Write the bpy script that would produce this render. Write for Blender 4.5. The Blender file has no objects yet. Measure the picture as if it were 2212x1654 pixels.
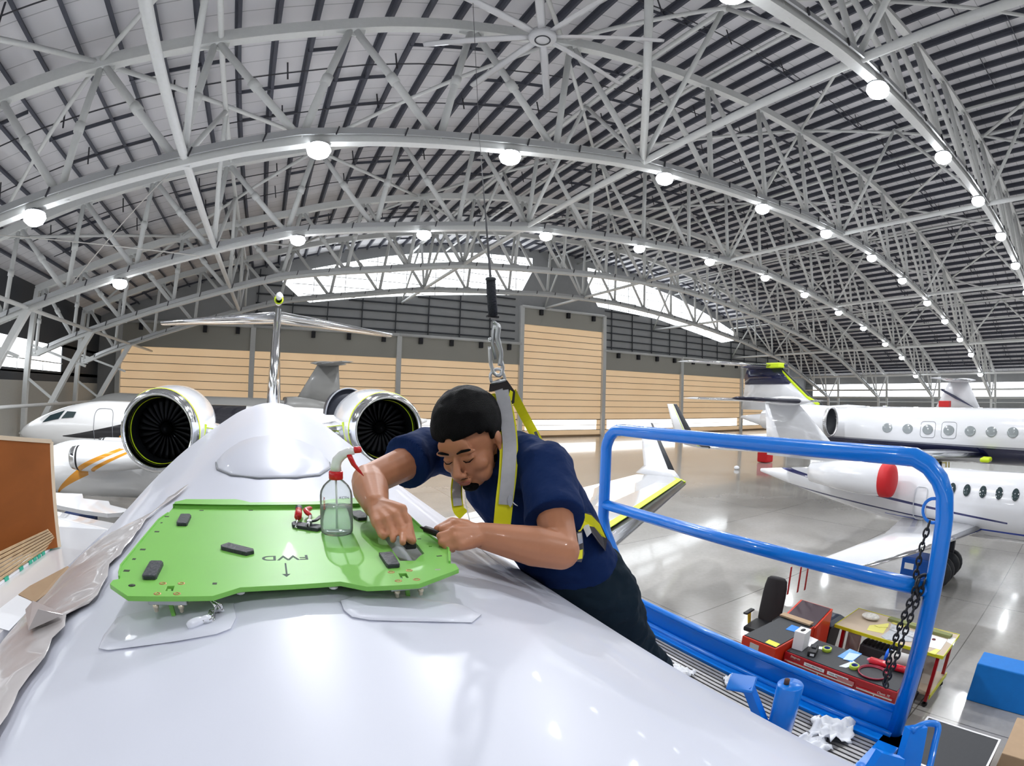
import bpy, bmesh, math, random
from math import sin, cos, pi, atan2, sqrt, radians
from mathutils import Vector, Matrix, Quaternion
random.seed(7)
SC = bpy.context.scene
COL = SC.collection

# ------------------------------------------------------------------ camera
CAM = Vector((0, 0, 4.4))                       # on top of the jet, 4.4 m above the hangar floor
F_PX, LENS_A = 1098.8, 0.1805                   # ultra wide phone lens, close to equidistant
YAW, PITCH, ROLL = -.4665, .0271, -.0250
RR = Matrix.Rotation(YAW, 3, 'Z') @ Matrix.Rotation(PITCH, 3, 'X') @ Matrix.Rotation(ROLL, 3, 'Y')
def ray(px, py):
    dx, dy = px - 1106, py - 827; r = math.hypot(dx, dy) + 1e-9
    th = math.atan(LENS_A * r / F_PX) / LENS_A; s = sin(th) / r
    return RR @ Vector((s * dx, cos(th), -s * dy))
def at_y(px, py, y): v = ray(px, py); return v * (y / v.y) + CAM
def at_x(px, py, x): v = ray(px, py); return v * (x / v.x) + CAM
def at_z(px, py, z): v = ray(px, py); return v * ((z - CAM.z) / v.z) + CAM
def at_d(px, py, d): return ray(px, py) * d + CAM
cd = bpy.data.cameras.new('camera'); cam = bpy.data.objects.new('camera', cd); COL.objects.link(cam)
cd.type = 'PANO'; cd.panorama_type = 'FISHEYE_LENS_POLYNOMIAL'
cd.sensor_fit = 'HORIZONTAL'; cd.sensor_width = 36.0; cd.sensor_height = 36.0 * 1654 / 2212
f_mm = F_PX / 2212 * 36
cd.fisheye_fov = radians(200)
cd.fisheye_polynomial_k0 = 0; cd.fisheye_polynomial_k1 = -1 / f_mm; cd.fisheye_polynomial_k2 = 0
cd.fisheye_polynomial_k3 = LENS_A ** 2 / (3 * f_mm ** 3); cd.fisheye_polynomial_k4 = 0
cd.clip_start = .02; cd.clip_end = 500
cam.matrix_world = Matrix.Translation(CAM) @ Matrix((
    (RR[0][0], RR[0][2], -RR[0][1]), (RR[1][0], RR[1][2], -RR[1][1]), (RR[2][0], RR[2][2], -RR[2][1]))).to_4x4()
SC.camera = cam

# ------------------------------------------------------------------ world, exposure
w = bpy.data.worlds.new('daylight'); SC.world = w; w.use_nodes = True
bg = w.node_tree.nodes['Background']; bg.inputs[0].default_value = (.86, .93, 1, 1); bg.inputs[1].default_value = 3.2
SC.view_settings.view_transform = 'Standard'; SC.view_settings.look = 'None'
SC.view_settings.gamma = 1; SC.view_settings.use_curve_mapping = False
SC.view_settings.exposure = 0.0
SC.cycles.use_denoising = True
SC.cycles.max_bounces = 6; SC.cycles.diffuse_bounces = 3; SC.cycles.glossy_bounces = 3
SC.cycles.use_adaptive_sampling = True; SC.cycles.adaptive_threshold = .07
SC.cycles.transmission_bounces = 6; SC.cycles.transparent_max_bounces = 8
SC.cycles.sample_clamp_indirect = 6; SC.cycles.caustics_reflective = False; SC.cycles.caustics_refractive = False
SC.cycles.use_light_tree = True
LAMP_W = 900.0                                   # each high bay lamp

# ------------------------------------------------------------------ materials
_M = {}
def mat(name, col, rough=.5, metal=0., coat=0., noise=0., nscale=8., bump=0., emit=0., ecol=None, trans=0., ior=1.45, alpha=1., spec=.5, sheen=0., bscale=None, detail=4.):
    if name in _M: return _M[name]
    m = bpy.data.materials.new(name); m.use_nodes = True; nt = m.node_tree; b = nt.nodes['Principled BSDF']
    b.inputs['Base Color'].default_value = (*col, 1); b.inputs['Roughness'].default_value = rough
    b.inputs['Metallic'].default_value = metal; b.inputs['Coat Weight'].default_value = coat
    b.inputs['Coat Roughness'].default_value = .04; b.inputs['IOR'].default_value = ior
    b.inputs['Specular IOR Level'].default_value = spec; b.inputs['Sheen Weight'].default_value = sheen
    b.inputs['Transmission Weight'].default_value = trans; b.inputs['Alpha'].default_value = alpha
    if emit: b.inputs['Emission Color'].default_value = (*(ecol or col), 1); b.inputs['Emission Strength'].default_value = emit
    tc = nt.nodes.new('ShaderNodeTexCoord'); n = nt.nodes.new('ShaderNodeTexNoise')
    n.inputs['Scale'].default_value = nscale; n.inputs['Detail'].default_value = detail
    nt.links.new(tc.outputs['Object'], n.inputs['Vector'])
    if noise:
        mx = nt.nodes.new('ShaderNodeMix'); mx.data_type = 'RGBA'; mx.blend_type = 'MIX'
        mx.inputs[6].default_value = (*[c * (1 - noise) for c in col], 1); mx.inputs[7].default_value = (*[min(1, c * (1 + noise)) for c in col], 1)
        nt.links.new(n.outputs['Fac'], mx.inputs[0]); nt.links.new(mx.outputs[2], b.inputs['Base Color'])
    if bump:
        if bscale:
            n = nt.nodes.new('ShaderNodeTexNoise'); n.inputs['Scale'].default_value = bscale; nt.links.new(tc.outputs['Object'], n.inputs['Vector'])
        bp = nt.nodes.new('ShaderNodeBump'); bp.inputs['Strength'].default_value = bump; bp.inputs['Distance'].default_value = .02
        nt.links.new(n.outputs['Fac'], bp.inputs['Height']); nt.links.new(bp.outputs[0], b.inputs['Normal'])
    _M[name] = m; return m

# ------------------------------------------------------------------ mesh builder
class MB:
    def __init__(s): s.v = []; s.f = []; s.mi = []; s.sm = []; s.cm = 0; s.smooth = False
    def add(s, vs, fs, smooth=None):
        o = len(s.v); s.v += [Vector(v) for v in vs]
        for f in fs: s.f.append([i + o for i in f]); s.mi.append(s.cm); s.sm.append(s.smooth if smooth is None else smooth)
        return s
    def box(s, c, d, R=None):
        c = Vector(c); h = Vector(d) / 2; vs = []
        for x in (-1, 1):
            for y in (-1, 1):
                for z in (-1, 1):
                    p = Vector((x * h.x, y * h.y, z * h.z)); vs.append(c + (R @ p if R else p))
        return s.add(vs, [(0, 1, 3, 2), (4, 6, 7, 5), (0, 4, 5, 1), (2, 3, 7, 6), (0, 2, 6, 4), (1, 5, 7, 3)], False)
    def b2(s, a, b): a, b = Vector(a), Vector(b); return s.box((a + b) / 2, [abs(x) for x in (b - a)])
    def bbox(s, c, d, bev, R=None):                # box with bevelled edges
        bm = bmesh.new(); bmesh.ops.create_cube(bm, size=1)
        for v in bm.verts: v.co = Vector((v.co.x * d[0], v.co.y * d[1], v.co.z * d[2]))
        bmesh.ops.bevel(bm, geom=bm.edges[:], offset=bev, segments=2, affect='EDGES', profile=.5)
        c = Vector(c); bm.verts.index_update()
        s.add([c + (R @ v.co if R else v.co) for v in bm.verts], [[v.index for v in f.verts] for f in bm.faces], False); bm.free(); return s
    @staticmethod
    def frame(d, up=None):
        d = Vector(d).normalized(); up = Vector(up or (0, 0, 1))
        if abs(d.dot(up)) > .98: up = Vector((0, 1, 0))
        x = d.cross(up).normalized(); return x, x.cross(d).normalized()
    def bar(s, p, q, w, h=None, up=None):
        p, q = Vector(p), Vector(q); h = h or w; x, y = s.frame(q - p, up); vs = []
        for e in (p, q):
            for a, b in ((-1, -1), (1, -1), (1, 1), (-1, 1)): vs.append(e + x * a * w / 2 + y * b * h / 2)
        return s.add(vs, [(0, 1, 2, 3), (7, 6, 5, 4), (0, 4, 5, 1), (1, 5, 6, 2), (2, 6, 7, 3), (3, 7, 4, 0)], False)
    def tube(s, pts, r, n=8, caps=True, closed=False, up=None, flat=1.):
        pts = [Vector(p) for p in pts]; rs = r if isinstance(r, (list, tuple)) else [r] * len(pts)
        vs = []; fs = []; m = len(pts); px = None
        for i, p in enumerate(pts):
            if closed: d = pts[(i + 1) % m] - pts[i - 1]
            else: d = pts[min(i + 1, m - 1)] - pts[max(i - 1, 0)]
            if px is None: x, y = s.frame(d, up)
            else:
                d = d.normalized(); x = (px - d * px.dot(d)).normalized(); y = x.cross(d)
            px = x
            for k in range(n): a = 2 * pi * k / n; vs.append(p + x * cos(a) * rs[i] + y * sin(a) * rs[i] * flat)
        for i in range(m if closed else m - 1):
            j = (i + 1) % m
            for k in range(n): l = (k + 1) % n; fs.append((i * n + k, i * n + l, j * n + l, j * n + k))
        if caps and not closed: fs.append(list(range(n))[::-1]); fs.append([(m - 1) * n + k for k in range(n)])
        return s.add(vs, fs, True)
    def lathe(s, prof, c=(0, 0, 0), ax=(0, 0, 1), n=24, sx=1., sy=1., x0=None, a0=0., a1=2 * pi, caps=True):
        c = Vector(c); ax = Vector(ax).normalized()
        if x0 is None: X, Y = s.frame(ax, (0, 0, 1) if abs(ax.z) < .9 else (0, 1, 0))
        else: X = Vector(x0).normalized(); Y = ax.cross(X)
        full = abs(a1 - a0 - 2 * pi) < 1e-6; N = n if full else n + 1; vs = []; fs = []
        for r, h in prof:
            for k in range(N): a = a0 + (a1 - a0) * k / n; vs.append(c + ax * h + X * cos(a) * r * sx + Y * sin(a) * r * sy)
        for i in range(len(prof) - 1):
            for k in range(n): l = (k + 1) % N; fs.append((i * N + k, i * N + l, (i + 1) * N + l, (i + 1) * N + k))
        if full and caps:
            if prof[0][0] > 1e-5: fs.append(list(range(N))[::-1])
            if prof[-1][0] > 1e-5: fs.append([(len(prof) - 1) * N + k for k in range(N)])
        return s.add(vs, fs, True)
    def loft(s, rings, caps=True, closed=True, smooth=True):
        n = len(rings[0]); vs = [Vector(p) for r in rings for p in r]; fs = []
        for i in range(len(rings) - 1):
            for k in range(n if closed else n - 1): l = (k + 1) % n; fs.append((i * n + k, i * n + l, (i + 1) * n + l, (i + 1) * n + k))
        if caps: fs.append(list(range(n))[::-1]); fs.append([(len(rings) - 1) * n + k for k in range(n)])
        return s.add(vs, fs, smooth)
    def ell(s, c, r, R=None, n=20, m=12):
        c = Vector(c); r = Vector(r) if not isinstance(r, (int, float)) else Vector((r, r, r)); vs = []; fs = []
        for i in range(m + 1):
            t = pi * i / m
            for k in range(n):
                a = 2 * pi * k / n; p = Vector((r.x * sin(t) * cos(a), r.y * sin(t) * sin(a), r.z * cos(t))); vs.append(c + (R @ p if R else p))
        for i in range(m):
            for k in range(n): l = (k + 1) % n; fs.append((i * n + k, (i + 1) * n + k, (i + 1) * n + l, i * n + l))
        return s.add(vs, fs, True)
    def prism(s, poly, h, M=None, smooth=False):    # poly in xy, height h along z, M 4x4
        n = len(poly); vs = [Vector((x, y, 0)) for x, y in poly] + [Vector((x, y, h)) for x, y in poly]
        if M: vs = [M @ v for v in vs]
        fs = [list(range(n))[::-1], list(range(n, 2 * n))] + [(k, (k + 1) % n, n + (k + 1) % n, n + k) for k in range(n)]
        return s.add(vs, fs, smooth)
    def quad(s, *p): return s.add(p, [tuple(range(len(p)))], False)
    def build(s, name, m, parent=None, label=None, mods=None):
        me = bpy.data.meshes.new(name); me.from_pydata([tuple(v) for v in s.v], [], s.f)
        for x in (m if isinstance(m, (list, tuple)) else [m]): me.materials.append(x)
        me.polygons.foreach_set('material_index', s.mi); me.polygons.foreach_set('use_smooth', s.sm)
        bm = bmesh.new(); bm.from_mesh(me)
        bmesh.ops.remove_doubles(bm, verts=bm.verts[:], dist=1e-6)
        if len(bm.faces) < 40000: bmesh.ops.recalc_face_normals(bm, faces=bm.faces[:])
        bm.to_mesh(me); bm.free(); me.update()
        o = bpy.data.objects.new(name, me); COL.objects.link(o)
        if parent: o.parent = parent
        if label: o['label'] = label
        for md in (mods or []):
            q = o.modifiers.new(md[0], md[0])
            for k, v in md[1].items(): setattr(q, k, v)
        return o
def empty(name, loc=(0, 0, 0), rz=0.):
    o = bpy.data.objects.new(name, None); COL.objects.link(o); o.location = loc; o.rotation_euler = (0, 0, rz); o.empty_display_size = .2; return o
def tag(o, label=None, cat=None, group=None, kind=None):
    if label: o['label'] = label
    if cat: o['category'] = cat
    if group: o['group'] = group
    if kind: o['kind'] = kind
    return o
def copy_tree(o, parent=None):
    c = o.copy(); COL.objects.link(c)
    if parent: c.parent = parent
    for ch in list(o.children): copy_tree(ch, c)
    return c
def interp(x, xs, ys):
    if x <= xs[0]: return ys[0] + (x - xs[0]) * (ys[1] - ys[0]) / (xs[1] - xs[0])
    for i in range(1, len(xs)):
        if x <= xs[i] or i == len(xs) - 1: return ys[i - 1] + (x - xs[i - 1]) * (ys[i] - ys[i - 1]) / (xs[i] - xs[i - 1])
def rotm(ax, deg): return Matrix.Rotation(radians(deg), 3, ax)
def bez(pts, n):                                   # catmull-rom through pts
    P = [Vector(p) for p in pts]; P = [P[0] * 2 - P[1]] + P + [P[-1] * 2 - P[-2]]; out = []
    for i in range(1, len(P) - 2):
        for k in range(n):
            t = k / n; a, b, c, d = P[i - 1:i + 3]
            out.append(.5 * ((2 * b) + (c - a) * t + (2 * a - 5 * b + 4 * c - d) * t * t + (3 * b - a - 3 * c + d) * t ** 3))
    out.append(P[-2]); return out
STEEL = mat('painted steel pale grey', (.80, .81, .80), .45, noise=.05)

def clear_mat(name, tint, white=.06, gloss=.12, wcol=(.9, .92, .92)):
    """thin clear plastic or liquid: straight-through, with a milky share and a glossy share"""
    m = bpy.data.materials.new(name); m.use_nodes = True; nt = m.node_tree; N = nt.nodes; L = nt.links
    for n in list(N): N.remove(n)
    o = N.new('ShaderNodeOutputMaterial'); t = N.new('ShaderNodeBsdfTransparent'); t.inputs[0].default_value = (*tint, 1)
    d0 = N.new('ShaderNodeBsdfDiffuse'); d0.inputs[0].default_value = (*wcol, 1); d1 = N.new('ShaderNodeBsdfTranslucent'); d1.inputs[0].default_value = (*wcol, 1)
    d = N.new('ShaderNodeMixShader'); d.inputs[0].default_value = .5; L.new(d0.outputs[0], d.inputs[1]); L.new(d1.outputs[0], d.inputs[2]); g = N.new('ShaderNodeBsdfGlossy'); g.inputs['Roughness'].default_value = .08
    lw = N.new('ShaderNodeLayerWeight'); lw.inputs[0].default_value = .35; mu = N.new('ShaderNodeMath'); mu.operation = 'MULTIPLY_ADD'; mu.inputs[1].default_value = .22; mu.inputs[2].default_value = white; L.new(lw.outputs['Facing'], mu.inputs[0])
    a = N.new('ShaderNodeMixShader'); L.new(mu.outputs[0], a.inputs[0]); L.new(t.outputs[0], a.inputs[1]); L.new(d.outputs[0], a.inputs[2])
    b = N.new('ShaderNodeMixShader'); f = N.new('ShaderNodeFresnel'); f.inputs[0].default_value = 1.12; L.new(f.outputs[0], b.inputs[0]); L.new(a.outputs[0], b.inputs[1]); L.new(g.outputs[0], b.inputs[2]); L.new(b.outputs[0], o.inputs[0]); return m
# ================================================================== THE HANGAR (x across, y along its axis, z up)
X0, X1, YB, YF = -17.5, 84.0, -33.0, 49.0
BX = [-16, -13.5, -9.7, -6.8, -1.5, 0, 2.6, 6.6, 12, 17, 20, 24, 30, 33.5, 39.5, 46.4, 54.5, 62, 64, 70, 75.5, 78.5]
BZ = [1.6, 2.6, 3.9, 4.85, 6.5, 6.95, 7.4, 8.0, 8.9, 9.3, 9.5, 9.8, 9.95, 9.9, 9.5, 8.8, 7.7, 6.3, 5.9, 3.9, 2.0, .9]
TX = [-16.5, -10, -6.7, -3, 0, 3, 6, 10, 14, 17, 20, 25, 29, 33, 37, 41, 48.7, 55.6, 61, 65, 71, 76.5, 80, 82.5]
TZ = [5.5, 8.0, 9.1, 10.2, 11.1, 12.1, 12.8, 13.7, 14.4, 14.8, 15.2, 15.5, 15.7, 15.7, 15.6, 15.2, 14.2, 12.6, 11, 9.8, 8, 6.4, 5, 4.3]
def bot(x): return interp(x, BX, BZ) + 4.4
def top(x): return interp(x, TX, TZ) + 4.4
def roofz(x): return top(max(min(x, 82.5), -16.5)) + 1.05 - (max(0, x - 82.5) + max(0, -16.5 - x)) * .4
TY = [4.3 + 9.25 * k for k in range(-3, 5)]       # truss planes; the ones behind the camera light the scene too

# floor: polished concrete with saw-cut joints
def floor_mat():
    m = bpy.data.materials.new('polished concrete'); m.use_nodes = True; nt = m.node_tree; N = nt.nodes; L = nt.links
    b = N['Principled BSDF']; tc = N.new('ShaderNodeTexCoord')
    n1 = N.new('ShaderNodeTexNoise'); n1.inputs['Scale'].default_value = .35; n1.inputs['Detail'].default_value = 6
    n2 = N.new('ShaderNodeTexNoise'); n2.inputs['Scale'].default_value = 9; n2.inputs['Detail'].default_value = 8
    L.new(tc.outputs['Object'], n1.inputs['Vector']); L.new(tc.outputs['Object'], n2.inputs['Vector'])
    r = N.new('ShaderNodeValToRGB'); r.color_ramp.elements[0].color = (.30, .285, .265, 1); r.color_ramp.elements[1].color = (.43, .415, .39, 1)
    r.color_ramp.elements[0].position = .3; r.color_ramp.elements[1].position = .7
    mixf = N.new('ShaderNodeMath'); mixf.operation = 'MULTIPLY_ADD'; mixf.inputs[1].default_value = .25; L.new(n2.outputs['Fac'], mixf.inputs[0])
    sub = N.new('ShaderNodeMath'); sub.operation = 'MULTIPLY_ADD'; sub.inputs[1].default_value = .75; sub.inputs[2].default_value = 0
    L.new(n1.outputs['Fac'], sub.inputs[0]); L.new(sub.outputs[0], mixf.inputs[2]); L.new(mixf.outputs[0], r.inputs[0])
    br = N.new('ShaderNodeTexBrick'); br.offset = 0; br.squash = 1
    br.inputs['Scale'].default_value = 1; br.inputs['Brick Width'].default_value = 5.15; br.inputs['Row Height'].default_value = 5.0
    br.inputs['Mortar Size'].default_value = .012; br.inputs['Mortar Smooth'].default_value = .2
    br.inputs['Color1'].default_value = br.inputs['Color2'].default_value = (1, 1, 1, 1); br.inputs['Mortar'].default_value = (.35, .34, .33, 1)
    mp = N.new('ShaderNodeMapping'); mp.inputs['Location'].default_value = (-7.45 + 51.5, -6.65 + 50, 0)
    L.new(tc.outputs['Object'], mp.inputs[0]); L.new(mp.outputs[0], br.inputs['Vector'])
    mx = N.new('ShaderNodeMix'); mx.data_type = 'RGBA'; mx.blend_type = 'MULTIPLY'; mx.inputs[0].default_value = 1
    L.new(r.outputs[0], mx.inputs[6]); L.new(br.outputs['Color'], mx.inputs[7]); L.new(mx.outputs[2], b.inputs['Base Color'])
    b.inputs['Roughness'].default_value = .22; b.inputs['Coat Weight'].default_value = .7; b.inputs['Coat Roughness'].default_value = .07
    bp = N.new('ShaderNodeBump'); bp.inputs['Strength'].default_value = .06; bp.inputs['Distance'].default_value = .01
    L.new(n2.outputs['Fac'], bp.inputs['Height']); L.new(bp.outputs[0], b.inputs['Normal'])
    return m
tag(MB().b2((X0, YB, -.2), (X1, YF + .6, 0)).build('floor', floor_mat()), kind='structure')

# roof deck with cross seams
def deck_mat():
    m = bpy.data.materials.new('white roof deck'); m.use_nodes = True; nt = m.node_tree; N = nt.nodes; L = nt.links
    b = N['Principled BSDF']; tc = N.new('ShaderNodeTexCoord'); sp = N.new('ShaderNodeSeparateXYZ'); L.new(tc.outputs['Object'], sp.inputs[0])
    mo = N.new('ShaderNodeMath'); mo.operation = 'MODULO'; mo.inputs[1].default_value = .98
    ad = N.new('ShaderNodeMath'); ad.operation = 'ADD'; ad.inputs[1].default_value = 60; L.new(sp.outputs['Y'], ad.inputs[0]); L.new(ad.outputs[0], mo.inputs[0])
    r = N.new('ShaderNodeValToRGB'); e = r.color_ramp.elements; e[0].position = 0; e[0].color = (.3, .3, .32, 1); e[1].position = .05; e[1].color = (.80, .79, .82, 1)
    L.new(mo.outputs[0], r.inputs[0]); L.new(r.outputs[0], b.inputs['Base Color']); b.inputs['Roughness'].default_value = .6
    return m
xs = [X0 - .5] + [x * 2.0 for x in range(-8, 42)] + [X1 + .5]
mb = MB(); mb.loft([[(x, YB, roofz(x)) for x in xs], [(x, YF + .5, roofz(x)) for x in xs]], caps=False, closed=False, smooth=False)
tag(mb.build('ceiling', deck_mat(), mods=[('SOLIDIFY', dict(thickness=.15, offset=1))]), kind='structure')

# purlins: dark Z sections under the deck, each a member of its own
PUR = mat('dark grey purlin steel', (.085, .09, .115), .6, noise=.1)
def slope(x): return atan2(roofz(x + .1) - roofz(x - .1), .2)
x = -16.2; k = 0
while x < 83.2:
    a = slope(x); t = Vector((cos(a), 0, sin(a))); nrm = Vector((-sin(a), 0, cos(a))); b0 = Vector((x, 0, roofz(x)))
    mb = MB()
    for (u, v, du, dv) in ((0, -.14, .04, .25), (.05, -.255, .11, .03), (-.05, -.02, .13, .03)):
        c = b0 + t * u + nrm * v
        mb.bar((c.x, YB, c.z), (c.x, YF, c.z), du, dv, up=nrm)
    tag(mb.build('roof_purlin', PUR), 'dark grey steel purlin running lengthwise under the roof deck', 'beam', 'dark purlins under the roof deck')
    if k % 1 == 0:                                 # short cross stays between neighbouring purlins
        pass
    x += 1.22; k += 1
# sag rods and short cross stays
mb = MB()
xx = -16.2
while xx < 81:
    for yy in [y + d for y in TY for d in (2.3, 4.6, 6.9)]:
        if (int(xx * 3) + int(yy)) % 2: continue
        p = Vector((xx, yy, roofz(xx) - .22)); q = Vector((xx + 1.22, yy, roofz(xx + 1.22) - .22)); mb.bar(p, q, .04, .16)
    xx += 1.22
tag(mb.build('purlin_stay', PUR), 'short dark cross stays between the purlins across the whole roof', 'brace', kind='stuff')
HNG = mat('dark pipe hangers', (.05, .05, .06), .6)

# sprinkler pipes hung under the purlins
for yy in [TY[3] + 3.1, TY[3] + 6.3, TY[4] + 3.1, TY[4] + 6.3, TY[5] + 3.1, TY[5] + 6.3, TY[6] + 4.6]:
    mb = MB(); pts = [Vector((q, yy, roofz(q) - .6)) for q in range(-14, 82, 2)]; mb.tube(pts, .028, 5)
    for q in range(-13, 81, 4): mb.bar((q, yy, roofz(q) - .1), (q + .15, yy, roofz(q) - .85), .06, .03)
    tag(mb.build('sprinkler_pipe', HNG), 'thin dark sprinkler pipe hung under the purlins between two roof trusses', 'pipe', 'sprinkler pipes under the roof')

# ------------------------------------------------------------------ trusses
TRN = {3: 'nearest', 4: 'second', 5: 'third', 6: 'fourth', 7: 'farthest'}
NX = [-16.0, -13.3, -10.0, -6.7, -3.3, .05, 4.15, 8.25, 12.15] + [16.1 + 4.1 * k for k in range(16)]
def topnode(xb): return min(max(xb + (.12 if xb < -1 else .85 - max(0, xb) / 60), -16.4), 82.3)
def make_truss(y):
    root = empty('roof_truss', (0, y, 0))
    mb = MB(); pts = [(q, 0, bot(q)) for q in [-15.9 + 2.05 * i for i in range(47)] if q < 78.6] + [(78.5, 0, bot(78.5))]
    for a, b in zip(pts, pts[1:]): mb.bar(a, b, .32, .34)
    mb.build('bottom_chord', STEEL, root)
    mb = MB(); pts = [(q, 0, top(q)) for q in [-16.4 + 2.05 * i for i in range(49)] if q < 82.4] + [(82.5, 0, top(82.5))]
    for a, b in zip(pts, pts[1:]): mb.bar(a, b, .34, .42)
    mb.build('top_chord', STEEL, root)
    # web members: near-vertical and long diagonal from every panel point, with a bolted sleeve at mid length
    for i, xb in enumerate(NX):
        if xb > 78: break
        xt = topnode(xb); B = Vector((xb, 0, bot(xb))); T = Vector((xt, 0, top(xt)))
        for (p, q) in ((B, T),) + (((T, Vector((NX[i + 1], 0, bot(NX[i + 1])))),) if i + 1 < len(NX) and NX[i + 1] < 78.5 else ()):
            m2 = MB(); m2.tube([p, q], .125, 8); d = (q - p)
            if xb < 8: m2.tube([p + d * .45, p + d * .52], .17, 8)
            m2.tube([p, p + d * .05], .17, 8); m2.build('web_member', STEEL, root)
    for i, xb in enumerate(NX):
        if xb > 78: break
        MB().box((xb, 0, bot(xb) + .12), (.7, .06, .5)).build('gusset_plate', STEEL, root); xt = topnode(xb); MB().box((xt, 0, top(xt) - .15), (.9, .06, .5)).build('gusset_plate', STEEL, root)
    # end legs
    for (xa, za, xb2, zb) in ((82.3, top(82.3), 82.3, 0), (78.5, bot(78.5), 78.9, 0), (-12.0, bot(-12.0), -16.6, 0), (-16.3, top(-16.3), -16.9, 0)):
        MB().bar((xa, 0, za), (xb2, 0, zb), .34, .34).build('end_leg', STEEL, root)
    for a, b in (((78.5, 0, bot(78.5)), (82.3, 0, top(81))), ((78.9, 0, .3), (82.3, 0, 4.5)), ((78.8, 0, 4.6), (82.3, 0, 4.6)), ((-14.2, 0, 3.1), (-16.6, 0, 4.6)), ((-12.3, 0, 5.4), (-16.5, 0, 6.6))):
        MB().bar(a, b, .15, .15).build('end_brace', STEEL, root)
    # cable tray with dark clips along the bottom chord
    m2 = MB(); tp = [Vector((q, -.28, bot(q) + .12)) for q in [-15 + 1.0 * i for i in range(94)] if q < 78]
    for a, b in zip(tp, tp[1:]): m2.bar(a, b, .06, .2)
    tray = m2.build('cable_tray', mat('galvanised tray', (.62, .63, .64), .35, .6), root)
    for i in range(0, len(tp), 2): MB().bar(tp[i] + Vector((0, -.06, -.16)), tp[i] + Vector((.06, -.06, .12)), .05, .04).build('tray_clip', HNG, tray)
    return root
tproto = None
for k, y in enumerate(TY):
    if tproto is None: o = tproto = make_truss(y)
    else: o = copy_tree(tproto); o.location = (0, y, 0)
    if k >= 3: tag(o, 'pale grey steel bow truss across the hangar, %s from the camera' % TRN[k], 'truss', 'arched roof trusses')
    else: tag(o, 'pale grey steel bow truss over the space behind the camera', 'truss', 'arched roof trusses behind the camera')

# longitudinal sway frames: bottom tube, top tube, and an inverted V in each bay
SX = (-3.15, 12.15, 28.5, 45.0, 61.4)
SN = ('over the left jets', 'just right of the ceiling fan', 'over the middle of the hall', 'over the right jets', 'near the right wall')
for q, nm in zip(SX, SN):
    root = empty('sway_frame', (q, 0, 0))
    xt = topnode(q)
    MB().tube([(0, TY[0], bot(q) + .1), (0, YF, bot(q) + .1)], .13, 8).build('bottom_tube', STEEL, root)
    MB().tube([(xt - q, TY[0], top(xt)), (xt - q, YF, top(xt))], .1, 8).build('top_tube', STEEL, root)
    for y0, y1 in zip(TY[1:], TY[2:] + [YF]):
        ym = (y0 + y1) / 2; ap = Vector((xt - q, ym, top(xt) + .1))
        for ye in (y0, y1): MB().tube([ap, (0, ye, bot(q) + .15)], .1, 8).build('diagonal_strut', STEEL, root)
    tag(root, 'pale grey longitudinal frame of tubes linking the trusses, ' + nm, 'frame', 'longitudinal sway frames')
# roof plane star bracing
for q, nm in zip((-6.7, 8.6, 25.0, 40.4, 55.8), ('at the far left', 'beside the ceiling fan', 'left of the middle', 'right of the middle', 'towards the right wall')):
    root = empty('roof_bracing', (q, 0, 0))
    for k in range(1, len(TY), 1):
        if k % 2: continue
        y0 = TY[k]
        for s in (-1, 1):
            for dy in (-9.25, 9.25):
                y1 = y0 + dy
                if YB < y1 < YF:
                    MB().tube([(0, y0, top(q) + .05), (s * 8, y1, top(q + s * 8) + .05)], .09, 6).build('brace_tube', STEEL, root)
    tag(root, 'pale grey diagonal tubes in the roof plane meeting in stars, ' + nm, 'brace', 'diagonal roof bracing')
for (q, zz, nm) in ((16.5, 0, ''), (33, 0, ''), (49, 0, ''), (66, 0, ''), (72.2, 0, '')):
    tag(MB().tube([(q, YB, top(q) + .2), (q, YF, top(q) + .2)], .09, 6).build('tie_tube', STEEL), 'long pale tube running lengthwise along the top chords of the trusses', 'tube', 'long tie tubes under the roof')
for (q, zz) in ((78.6, bot(78.5)), (82.2, top(82.3)), (71, bot(71) + .3), (75.5, bot(75.5))):
    tag(MB().tube([(q, YB, zz), (q, YF, zz)], .11, 6).build('eave_tube', STEEL), 'long pale tube along the low right end of the trusses', 'tube', 'eave tubes at the right side')
for (q, zz) in ((-12.0, bot(-12.)), (-14.1, 3.1)):
    tag(MB().tube([(q, YB, zz), (q, YF, zz)], .1, 6).build('eave_tube', STEEL), 'long pale tube joining the leaning legs along the left wall', 'tube', 'eave tubes at the left side')

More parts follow.
